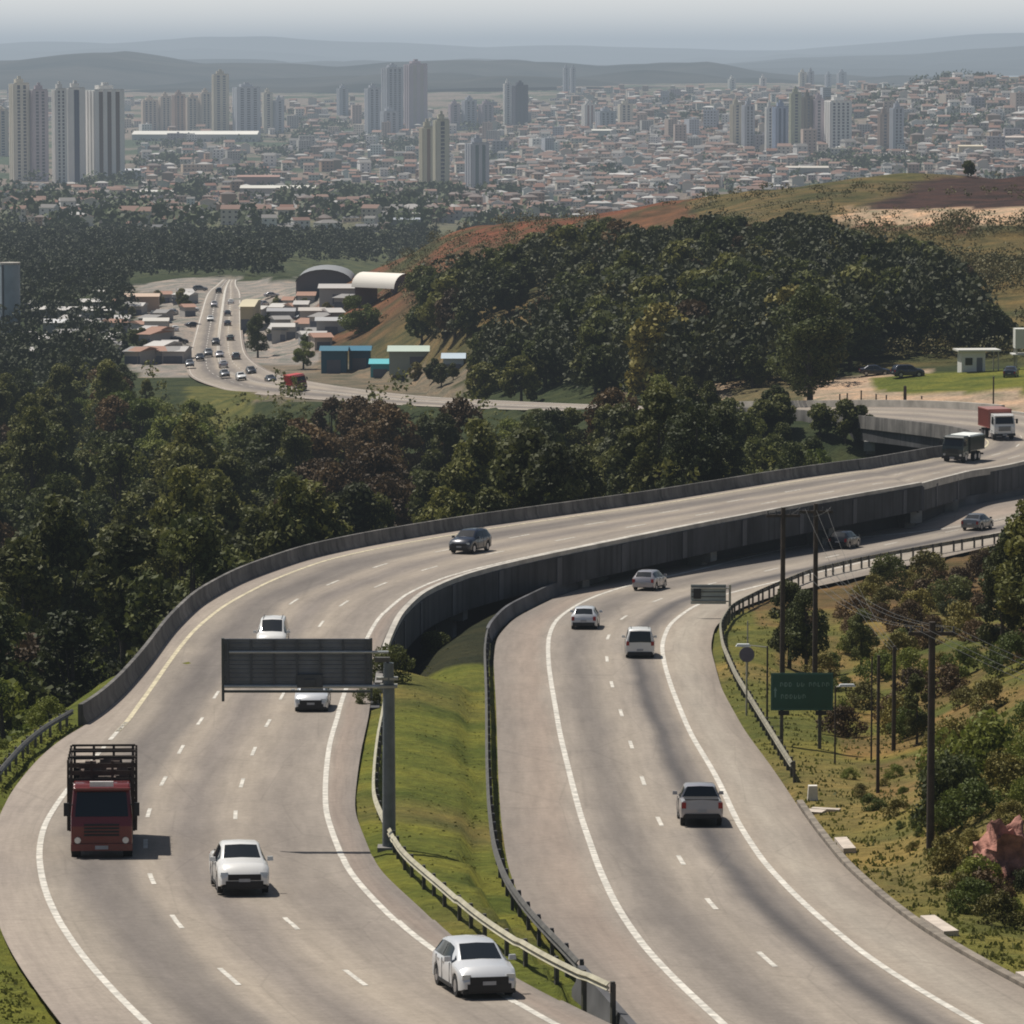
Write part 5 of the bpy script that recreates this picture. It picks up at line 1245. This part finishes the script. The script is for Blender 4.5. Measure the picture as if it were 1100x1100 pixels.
def house_geo(w,d,h,rh,wc,rc,kind,rr):
    V=[(-w/2,-d/2,-3),(w/2,-d/2,-3),(w/2,d/2,-3),(-w/2,d/2,-3),(-w/2,-d/2,h),(w/2,-d/2,h),(w/2,d/2,h),(-w/2,d/2,h)]
    Fc=[(0,1,5,4),(1,2,6,5),(2,3,7,6),(3,0,4,7)]; C_=[wc]*4; e=.35
    if kind==0: # gable
        b=len(V); V+=[(-w/2-e,-d/2-e,h-.1),(w/2+e,-d/2-e,h-.1),(w/2+e,d/2+e,h-.1),(-w/2-e,d/2+e,h-.1),(-w/2-e,0,h+rh),(w/2+e,0,h+rh)]
        Fc+=[(b,b+1,b+5,b+4),(b+2,b+3,b+4,b+5),(b+1,b+2,b+5),(b+3,b,b+4),(4,5,6,7)]; C_+=[rc,rc,wc,wc,wc]
    elif kind==1: # hip
        b=len(V); V+=[(-w/2-e,-d/2-e,h-.1),(w/2+e,-d/2-e,h-.1),(w/2+e,d/2+e,h-.1),(-w/2-e,d/2+e,h-.1),(-w/5,0,h+rh),(w/5,0,h+rh)]
        Fc+=[(b,b+1,b+5,b+4),(b+2,b+3,b+4,b+5),(b+1,b+2,b+5),(b+3,b,b+4),(4,5,6,7)]; C_+=[rc]*4+[wc]
    else: # flat slab with a tank
        Fc+=[(4,5,6,7)]; C_+=[rc]; b=len(V); x,y=w*.2,d*.1; V+=[(x-1,y-1,h),(x+1,y-1,h),(x+1,y+1,h),(x-1,y+1,h),(x-1,y-1,h+1.6),(x+1,y-1,h+1.6),(x+1,y+1,h+1.6),(x-1,y+1,h+1.6)]
        Fc+=[(b,b+1,b+5,b+4),(b+1,b+2,b+6,b+5),(b+2,b+3,b+7,b+6),(b+3,b,b+4,b+7),(b+4,b+5,b+6,b+7)]; C_+=[wc]*5
    # door and window openings on the long faces
    dkc=(.05,.05,.06); fl=max(1,int(h/2.9))
    for s in(-1,1):
        for f_ in range(fl):
            nW=max(2,int(w/3.2))
            for k in range(nW):
                x=-w/2+w*(k+.5)/nW; z=f_*2.9+.9; y=s*(d/2+.03); b=len(V); V+=[(x-.6,y,z),(x+.6,y,z),(x+.6,y,z+1.2),(x-.6,y,z+1.2)]; Fc.append((b,b+1,b+2,b+3) if s<0 else (b+3,b+2,b+1,b)); C_.append(dkc)
    return V,Fc,C_
rH=random.Random(21); HM=[]
for k in range(14):
    w,d=rH.uniform(9,16),rH.uniform(7,11); h=rH.choice([3.2,3.4,6,6.2,9]); kd=[0,0,1,1,2][k%5]
    V,Fc,C_=house_geo(w,d,h,rH.uniform(1.2,2.2),walls[k%9],roofs[(k*5+2)%9],kd,rH); HM.append((V,Fc,C_,w,d,h,kd,walls[k%9],roofs[(k*5+2)%9]))
HMesh=[paint_mesh(h_[0],h_[1],h_[2],'house',city_m) for h_ in HM]
# where houses stand: (px range, py range, count)
ZH=[((-40,420),(205,250),230),((420,700),(196,240),330),((600,860),(190,222),160),((150,560),(158,206),420),((560,800),(140,205),760),((780,1140),(150,190),560),((-40,160),(200,232),60),
    ((560,1140),(108,150),620),((900,1140),(88,125),330),((330,640),(120,160),220),((-40,340),(112,150),140),((600,900),(96,112),160),((0,420),(108,128),120),((560,1140),(150,200),260)]
spots=[]; dens=set()
for (xa,xb),(ya,yb),n in ZH:
    k=0;tr_=0
    while k<n and tr_<n*4:
        tr_+=1; P=hit(rH.uniform(xa,xb),rH.uniform(ya,yb),1350)
        if P is None or P[1]>9300: continue
        if P[1]<1500 and P[0]>0: continue
        qx,qy=map(float,proj(P))
        key=(round(P[0]/11),round(P[1]/17))
        if key in dens: continue
        dens.add(key); spots.append(P); k+=1
spots.sort(key=lambda p:p[1])
WN={0:'gabled',1:'hip roofed',2:'flat roofed'}
def cname(c):
    r,g,b=c
    if r>.5 and b>.45: return 'white'
    if r>.45: return 'cream'
    if r<.36 and r-b<.05: return 'grey'
    return 'brick brown'
def rname(c): return 'red tile' if c[0]-c[2]>.1 else 'grey'
V=[];Fc=[];C_=[]
for n,P in enumerate(spots):
    k=rH.randrange(14); rz=rH.choice([0,0,math.pi/2,.3,-.3])+rH.gauss(0,.12); sc=rH.uniform(.55,.95)*(1 if P[1]<4500 else 1.3)
    if n<290:
        o=bpy.data.objects.new('house',HMesh[k]); col.objects.link(o); o.location=tuple(P); o.rotation_euler=(0,0,rz); o.scale=(sc,sc,sc)
        tag(o,'%s %s house with %s roof among the near suburbs'%(cname(HM[k][7]),WN[HM[k][6]],rname(HM[k][8])),'house','houses in the near suburbs')
    else:
        v,f,c=HM[k][:3]; b=len(V); cs_,sn=math.cos(rz)*sc,math.sin(rz)*sc
        V+=[(P[0]+x*cs_-y*sn,P[1]+x*sn+y*cs_,P[2]+z*sc) for x,y,z in v]; Fc+=[tuple(b+i for i in ff) for ff in f]; j=rH.uniform(.8,1.15); C_+=[(q[0]*j,q[1]*j,q[2]*j) for q in c]
o=bpy.data.objects.new('city_houses',paint_mesh(V,Fc,C_,'city_houses',city_m)); col.objects.link(o); tag(o,'dense carpet of small houses with tiled roofs in the hazy city','houses',kind='stuff')
# towers: each with body, window bays, floor bands and roof block
bay_m=simple('tower_bay_dark',(.09,.10,.13),.5,0,.25,.08)
TM={}
def tm(c):
    if c not in TM: TM[c]=simple('tower_render_%d'%len(TM),c,.85,0,.10,.02)
    return TM[c]
def tower(x0,x1,yt,yb,c,label,bays=3,bc=None,Y=None,group='',side=.45,stag=0):
    xc=(x0+x1)/2; P=hit(xc,yb,1350) if Y is None else at_y(xc,yb,Y)
    if P is None: P=at_y(xc,yb,6500)
    Y=P[1]; g=ground(P[0],Y); W=(x1-x0)/F*Y; H=at_y(xc,yt,Y)[2]-g; D=W*.8
    root=empty('apartment_tower',(P[0],Y,g)); tag(root,label,'tower block',group or None); rz=rnd.uniform(.25,.55); root.rotation_euler=(0,0,rz); W/=(math.cos(rz)+.62*math.sin(rz))*1.03; D=W*.62
    m=MB(); m.box(-W/2,W/2,-D/2,D/2,-4,H)
    bw=W/(bays*2+1)
    # projecting piers between the window bays on every side
    for k in range(bays+1):
        x=-W/2+bw*2*k; m.box(x,x+bw,-D/2-.9,-D/2+.01,-4,H); m.box(x,x+bw,D/2-.01,D/2+.9,-4,H)
    for k in range(3):
        y=-D/2+D/5*2*k; 
        for s in(-1,1): m.box(min(s*W/2,s*(W/2+.9)),max(s*W/2,s*(W/2+.9)),y,y+D/5,-4,H)
    m.build('wall',tm(c),root)
    mb=bay_m if bc is None else tm(bc)
    for k in range(bays):
        x=-W/2+bw*(2*k+1); m=MB(); m.box(x+.02,x+bw-.02,-D/2-.5,-D/2-.02,1,H-1.2); m.build('window_bay',mb,root)
    m=MB(); fl=int(H/3.05)
    for f_ in range(1,fl): 
        pass
    prof=[]
    for f_ in range(1,fl): prof+=[(.55,f_*3.05-.5),(.85,f_*3.05-.5),(.85,f_*3.05+.35),(.55,f_*3.05+.35)]
    for k in range(bays):
        x=-W/2+bw*(2*k+1); m=MB(); m.grid([[(x+.05,-D/2-a_,z_),(x+bw-.05,-D/2-a_,z_)] for a_,z_ in prof]); m.mi=0
        o=m.build('balcony',[tm(c) if bc is None else mb,mb],root)
        o.data.polygons.foreach_set('material_index',[1 if q_%4==3 else 0 for q_ in range(len(o.data.polygons))])
    y0_=-D/2+D/5; m=MB(); m.grid([[(W/2+a_-.5,y0_+.05,z_),(W/2+a_-.5,y0_+D/5-.05,z_)] for a_,z_ in prof]); m.build('balcony',tm(c),root)
    m=MB(); m.box(-W*.28,W*.22,-D*.25,D*.25,H,H+4.5); m.box(-W*.1,W*.1,-D*.12,D*.12,H+4.5,H+7); m.box(-W/2,W/2,-D/2-.9,-D/2-.5,H-.01,H+1.2); m.build('roof',tm((c[0]*.8,c[1]*.8,c[2]*.8)),root)
    return root
cr=(.74,.69,.58); wh=(.80,.78,.74); be=(.68,.58,.48); gr=(.50,.52,.56); pu=(.52,.45,.48); bl=(.34,.40,.52)
TW=[(11,32,90,194,cr,'cream tower at the far left with pale vertical stripes',2,None),
(33,52,97,195,pu,'mauve grey tower beside the cream tower at the far left',2,None),
(57,72,96,197,wh,'white tower left half of the blue striped pair',2,None),(71,92,95,197,wh,'white tower with a dark blue central stripe',1,(.035,.05,.11)),
(93,134,97,197,wh,'broad white tower with brown vertical stripes, right of the blue striped one',3,(.12,.07,.05)),
(-12,9,118,168,be,'beige tower cut by the left edge',2,None),
(152,170,108,143,be,'leftmost slab of the beige row behind the long white roof',3,None),(171,184,104,143,be,'second slab from the left of the beige row',2,None),(185,199,102,143,(.44,.34,.29),'pinkish third slab from the left of the beige row',2,None),(200,213,105,143,be,'fourth slab from the left of the beige row',2,None),(214,227,100,143,be,'fifth slab of the beige row, left of the tall cream one',2,None),
(228,246,80,145,(.55,.50,.40),'tallest cream tower of the row behind the long white roof',2,None),(250,280,94,146,gr,'blue grey broad tower right of the tallest cream tower',3,None),(282,293,100,143,cr,'slim cream tower right of the blue grey broad one',1,None),(294,305,108,143,gr,'slim grey tower at the right end of the beige row',1,None),
(362,374,95,125,gr,'faint grey tower left of the central cluster',1,None),(392,409,95,145,gr,'grey tower at the left of the central cluster',2,None),(410,433,73,140,gr,'tall grey blue tower in the middle of the central cluster',3,None),(434,459,69,138,pu,'tallest mauve tower with a pale stripe in the central cluster',2,(.5,.46,.42)),
(409,428,120,147,gr,'low grey block in front of the central cluster',2,None),
(451,466,137,208,(.60,.56,.44),'cream twin tower standing in front of the red roofs, left of the twins',1,(.3,.2,.16)),(466,482,129,208,(.60,.58,.46),'cream twin tower standing in front of the red roofs, right of the twins',1,None),
(500,525,154,205,gr,'grey blue shorter tower right of the cream twins',2,(.16,.22,.23)),
(482,494,112,140,pu,'low mauve block right of the central cluster',1,None),(496,512,108,140,gr,'grey block behind the cream twins, taller of two',2,None),(514,530,112,140,pu,'mauve block behind the grey shorter tower',2,None),
(541,549,90,137,wh,'narrow white tower attached to a dark one',1,None),(550,567,92,137,(.12,.12,.16),'dark slate tower right of the narrow white one',2,None),
(605,611,73,100,gr,'left of two thin far towers on the horizon',1,None),(613,618,73,100,gr,'right of two thin far towers on the horizon',1,None),
(625,639,112,140,wh,'white and pink tower left of the wide grey block',2,(.35,.22,.2)),(640,661,120,140,gr,'wide grey block between the two white towers',3,None),(664,679,112,140,cr,'cream tower right of the wide grey block',2,None),
(784,796,112,165,(.58,.53,.42),'cream face tower at the left of the right hand cluster',1,None),(797,810,113,166,gr,'grey blue tower attached to the cream one',2,None),
(822,830,115,168,wh,'pale narrow tower beside the deep blue one',1,None),(830,846,115,168,bl,'deep blue tower in the right hand cluster',2,(.06,.09,.17)),
(848,860,100,164,(.46,.47,.34),'tall yellowish tower in the right hand cluster',1,None),(861,872,104,165,(.22,.20,.17),'brown grey tower behind the yellowish one',1,None),(873,884,107,165,pu,'mauve narrow tower in the middle of the right hand cluster',1,None),
(886,914,109,164,wh,'broad white tower with dark window stripes in the right hand cluster',4,None),
(943,955,122,165,(.40,.31,.26),'brownish tower left half of the pair near the right slope',1,None),(956,970,116,165,gr,'grey tower right half of the pair near the right slope',2,None),
(782,790,85,97,wh,'tiny far white tower on the ridge, leftmost',1,None),(816,823,84,97,wh,'tiny far white tower on the ridge right of the leftmost',1,None),(858,866,78,96,cr,'far cream tower on the ridge above the cluster',1,None),(867,874,77,96,gr,'far grey tower on the ridge above the cluster',1,None),(886,893,80,93,gr,'far slim grey tower right of the ridge pair',1,None),(899,909,78,93,gr,'far broad grey tower rightmost on the ridge',1,None)]
for a in TW: tower(*a[:5],a[5],a[6],a[7])
rM=random.Random(31)
def slabgeo(w,d,h,wc):
    V,Fc,C_=house_geo(w,d,h,1.,wc,(wc[0]*.7,wc[1]*.7,wc[2]*.7),2,rM); return V,Fc,C_
SM=[paint_mesh(*slabgeo(rM.uniform(12,22),rM.uniform(10,14),rM.choice([12,12,15,15,18,24,30]),c),'apartment_block',city_m) for c in [wh,cr,be,gr,(.50,.40,.34),(.44,.43,.40),wh,(.36,.34,.36)]]
for n in range(85):
    P=hit(rM.choice([rM.uniform(-20,600),rM.uniform(500,1120)]),rM.uniform(104,178),3000)
    if P is None or P[1]>9300: continue
    o=bpy.data.objects.new('apartment_block',rM.choice(SM)); col.objects.link(o); o.location=tuple(P); s_=rM.uniform(.8,1.15); o.scale=(s_,s_,s_); o.rotation_euler=(0,0,rM.uniform(-.5,.5))
    tag(o,'pale mid rise apartment block rising out of the city houses','apartment block','mid rise blocks among the city houses')
# low large buildings
def shed(x0,x1,yt,yb,c,rc,label,arch=False,Y=None,dk=None,rz=0.,nm='warehouse',cat='warehouse',depth=None,grp=None):
    xc=(x0+x1)/2; P=hit(xc,yb,650) if Y is None else at_y(xc,yb,Y); Y=P[1]; g=ground(P[0],Y); W=(x1-x0)/F*Y; D=depth or W*.5
    vis=(yb-yt)/F*Y; H=vis-D*(ZC-g)/Y if not arch else vis*.9; H=max(H,vis*.55,2.6)
    root=empty(nm,(P[0],Y+D/2,g),rz); tag(root,label,cat,grp)
    wm=tm(c); rm=tm(rc)
    m=MB()
    if arch:
        n=12; h0=H*.45; ys=[(-D/2),(D/2)]; pr=[(-W/2,-2),(-W/2,h0)]+[(-W/2*math.cos(math.pi*k/n),h0+(H-h0)*math.sin(math.pi*k/n)) for k in range(1,n)]+[(W/2,h0),(W/2,-2)]
        N_=len(pr); m.add([(x,y,z) for y in ys for x,z in pr],[tuple(range(N_)),tuple(range(2*N_-1,N_-1,-1))]); m.build('wall',wm if dk is None else tm(dk),root)
        m=MB(); pr2=[(x*1.02,z+.15) for x,z in pr[1:-1]]; m.grid([[(x,y,z) for x,z in pr2] for y in(-D/2-1,D/2+1)]); m.build('roof',rm,root,50)
    else:
        m.box(-W/2,W/2,-D/2,D/2,-2,H); m.build('wall',wm,root)
        m=MB(); m.add([(-W/2-.4,-D/2-.6,H),(W/2+.4,-D/2-.6,H),(W/2+.4,D/2+.4,H),(-W/2-.4,D/2+.4,H),(-W/2-.4,0,H+W*.02+.6),(W/2+.4,0,H+W*.02+.6)],[(0,1,5,4),(2,3,4,5),(1,2,5),(3,0,4),(3,2,1,0)]); m.build('roof',rm,root)
    m=MB(); k_=max(1,int(W/9))
    for k in range(k_): x=-W/2+W*(k+.5)/k_; m.box(x-1.4,x+1.4,-D/2-.06,-D/2+.02,.0,min(3.2,H*.6))
    m.build('door',bay_m,root)
    return root
shed(394,430,292,324,(.42,.40,.38),(.78,.74,.66),'big white arched hangar roof beside the green trees',True,None,(.26,.22,.24),.85,'hangar','hangar',11)
shed(318,378,287,316,(.10,.10,.11),(.22,.23,.24),'dark hangar with a grey curved roof left of the white one',True,None,None,0,'hangar','hangar',25)
shed(343,384,307,327,(.40,.38,.36),(.42,.40,.38),'low pale grey building in front of the two hangars',False,None,depth=12)
shed(258,272,319,356,(.40,.34,.22),(.52,.46,.32),'narrow yellowish building along the distant road',False,1130,depth=34)
for k,(x0,x1,yt,yb,c,rc,lb) in enumerate([(292,330,350,365,(.38,.37,.35),(.52,.50,.47),'low white roofed shed right of the distant road, front one'),(322,348,333,350,(.36,.33,.30),(.50,.46,.42),'beige roofed shed right of the distant road, rear one'),(340,372,345,362,(.34,.34,.33),(.42,.42,.42),'grey roofed shed beside the pale building by the hangars'),(288,316,335,347,(.3,.3,.32),(.35,.35,.36),'small grey shed behind the parked cars right of the distant road'),
 (134,170,318,336,(.50,.34,.24),(.56,.42,.32),'peach coloured building left of the distant road'),(46,92,346,360,(.40,.40,.40),(.60,.60,.60),'long white roofed shed at the left among trees, front one'),(62,118,333,346,(.40,.38,.36),(.55,.53,.50),'long pale roofed shed at the left among trees, rear one'),(155,180,344,362,(.5,.48,.44),(.58,.55,.5),'white shed by the yard left of the distant road'),
 (345,372,384,412,(.03,.11,.16),(.04,.14,.2),'blue shed leftmost of the roadside sheds'),(375,397,384,408,(.02,.10,.17),(.03,.14,.22),'dark teal shed between the blue shed and turquoise canopy'),(398,419,396,410,(.06,.33,.38),(.10,.42,.46),'turquoise canopy at the roadside sheds'),(418,478,388,400,(.30,.34,.30),(.42,.50,.44),'long pale green roof of the roadside sheds'),(476,498,388,402,(.32,.40,.46),(.40,.48,.54),'small light blue shed at the right end of the roadside sheds')]):
    shed(x0,x1,yt,yb,c,rc,lb,False,{8:930,9:935,10:905,11:890}.get(k),nm='shed',cat='shed',depth=9 if k>7 else None)
rS=random.Random(41)
for n in range(60):
    xa=rS.choice([rS.uniform(138,200),rS.uniform(268,372),rS.uniform(20,130)]); yb=rS.uniform(322,392) if xa<200 else rS.uniform(326,378)
    if 205<xa<262: continue
    wv=rS.uniform(9,20); c=rS.choice([(.36,.34,.32),(.42,.36,.30),(.30,.30,.30),(.44,.42,.40)]); rc=rS.choice([(.42,.40,.38),(.30,.17,.12),(.50,.48,.45),(.24,.23,.22)])
    shed(xa,xa+wv,yb-rS.uniform(6,10),yb,c,rc,'small workshop roof among the yards beside the distant junction road',False,None,None,rS.uniform(-.4,.4),'shed','shed',rS.uniform(8,14),'small workshops beside the distant junction road')
for x0,x1,yt,yb,c,rc,lb in [(142,276,144,153,(.55,.54,.5),(.68,.66,.60),'very long white factory roof below the beige towers'),(258,338,201,213,(.42,.40,.36),(.60,.58,.52),'long white warehouse roof left of the centre'),(150,186,206,216,(.42,.40,.38),(.62,.60,.56),'white warehouse roof right of the striped towers'),(636,678,141,150,(.40,.42,.38),(.60,.58,.52),'long low white building below the wide grey block'),(395,414,163,171,(.5,.5,.5),(.70,.70,.68),'bright white roof near the central woods'),
 (1030,1056,157,168,(.60,.52,.36),(.62,.54,.40),'pale yellow warehouse near the right edge'),(655,680,188,198,(.45,.44,.42),(.62,.60,.58),'white flat warehouse above the green hill'),(845,890,180,190,(.45,.42,.38),(.52,.48,.42),'grey warehouse row behind the hill crest'),(1068,1100,148,158,(.5,.42,.36),(.55,.46,.40),'pinkish warehouse at the right edge'),(100,150,183,193,(.4,.4,.42),(.5,.5,.52),'low grey block right of the striped towers'),(225,245,262,270,(.4,.4,.38),(.6,.6,.57),'small white roof among the valley trees'),(255,300,190,200,(.38,.28,.24),(.34,.2,.16),'long red roofed hall left of the centre'),(420,452,236,250,(.3,.32,.34),(.33,.36,.4),'grey roofed hall below the red hill')]:
    shed(x0,x1,yt,yb,c,rc,lb)
# water tower at the left, hut and tank on the right bank
P=at_y(11,341,1180); g=ground(P[0],1180); root=empty('water_tower',(P[0],1180,g)); tag(root,'pale grey blue water tower at the left edge above the trees','water tower'); h=at_y(11,284,1180)[2]-g; r_=11/F*1180
m=MB(); m.tube((0,0,-2),(0,0,h),r_,r_,28); m.build('tank',simple('tank_grey_blue',(.30,.35,.38),.7,0,.2,.2),root,40)
m=MB(); m.tube((0,0,h),(0,0,h+.5),r_*1.04,r_*1.04,28); m.build('rim',pale_concrete,root,40)
m=MB(); m.tube((-r_*.6,-r_*.85,0),(-r_*.6,-r_*.85,h),.25,.25,6); m.build('pipe',dark_concrete,root)
Y=640; P=at_y(1046,400,Y); g=ground(P[0],Y); root=empty('guard_house',(P[0],Y,g),.1); tag(root,'small white guard house with a wide flat roof on the grassy bank','house'); w_=.128*22
m=MB(); m.box(-2.0,1.3,-1.5,1.5,-.5,3.0); m.build('wall',tm((.60,.60,.58)),root)
m=MB(); m.box(-2.6,3.4,-2.1,2.0,3.0,3.22); m.build('roof',tm((.55,.54,.50)),root)
m=MB(); m.box(3.0,3.15,-1.8,-1.65,-.5,3.0); m.build('post',galv,root); m=MB(); m.box(3.0,3.15,1.5,1.65,-.5,3.0); m.build('post',galv,root)
m=MB(); m.box(-1.5,-.5,-1.55,-1.48,1.1,2.1); m.build('window',glass_m,root); m=MB(); m.box(.1,.9,-1.55,-1.48,0,2.1); m.build('door',bay_m,root)
P=at_y(1100,405,Y); g=ground(P[0],Y); root=empty('storage_tank',(P[0]+.4,Y,g)); tag(root,'pale raised box tank on legs cut by the right edge','tank')
m=MB(); m.box(-1.8,2.2,-1.5,1.5,2.9,5.6); m.build('tank',tm((.55,.55,.50)),root)
for x in(-1.6,2.0):
    for y in(-1.3,1.3): m=MB(); m.box(x-.12,x+.12,y-.12,y+.12,-.5,2.9); m.build('leg',galv,root)
m=MB(); m.box(-2.2,2.5,-1.9,1.8,2.0,2.15); m.build('platform',tm((.5,.5,.48)),root)
# fence posts on the pale bank and far roadside poles
for k,(px,yb,yt) in enumerate([(902,440,424),(910,440,423),(925,439,420),(941,439,424),(952,439,425),(972,439,415),(990,438,426),(1067,436,405)]):
    P=at_y(px,yb,592 if px<1060 else 575); g=ground(P[0],P[1]); root=empty('roadside_post',(P[0],P[1],g)); tag(root,'thin dark post on the pale earth bank beyond the bridge' if k<7 else 'tall dark pole beside the faded red truck','post','thin posts on the pale earth bank' if k<7 else None)
    m=MB(); m.tube((0,0,-.5),(0,0,at_y(px,yt,P[1])[2]-g),.11 if k!=5 else .22,.09 if k!=5 else .2,7); m.build('pole',wood,root); m=MB(); m.tube((0,0,at_y(px,yt,P[1])[2]-g),(0,0,at_y(px,yt,P[1])[2]-g+.08),.14,.1,7); m.build('cap',dark_concrete,root)
# lone dark tree on the hill crest
tp('fdark',1040,192,1075,4.2,'lone dark round tree on the burnt hill crest')

for k,o in PT.items():
    if k not in used:
        for ch in list(o.children): bpy.data.objects.remove(ch)
        bpy.data.objects.remove(o)
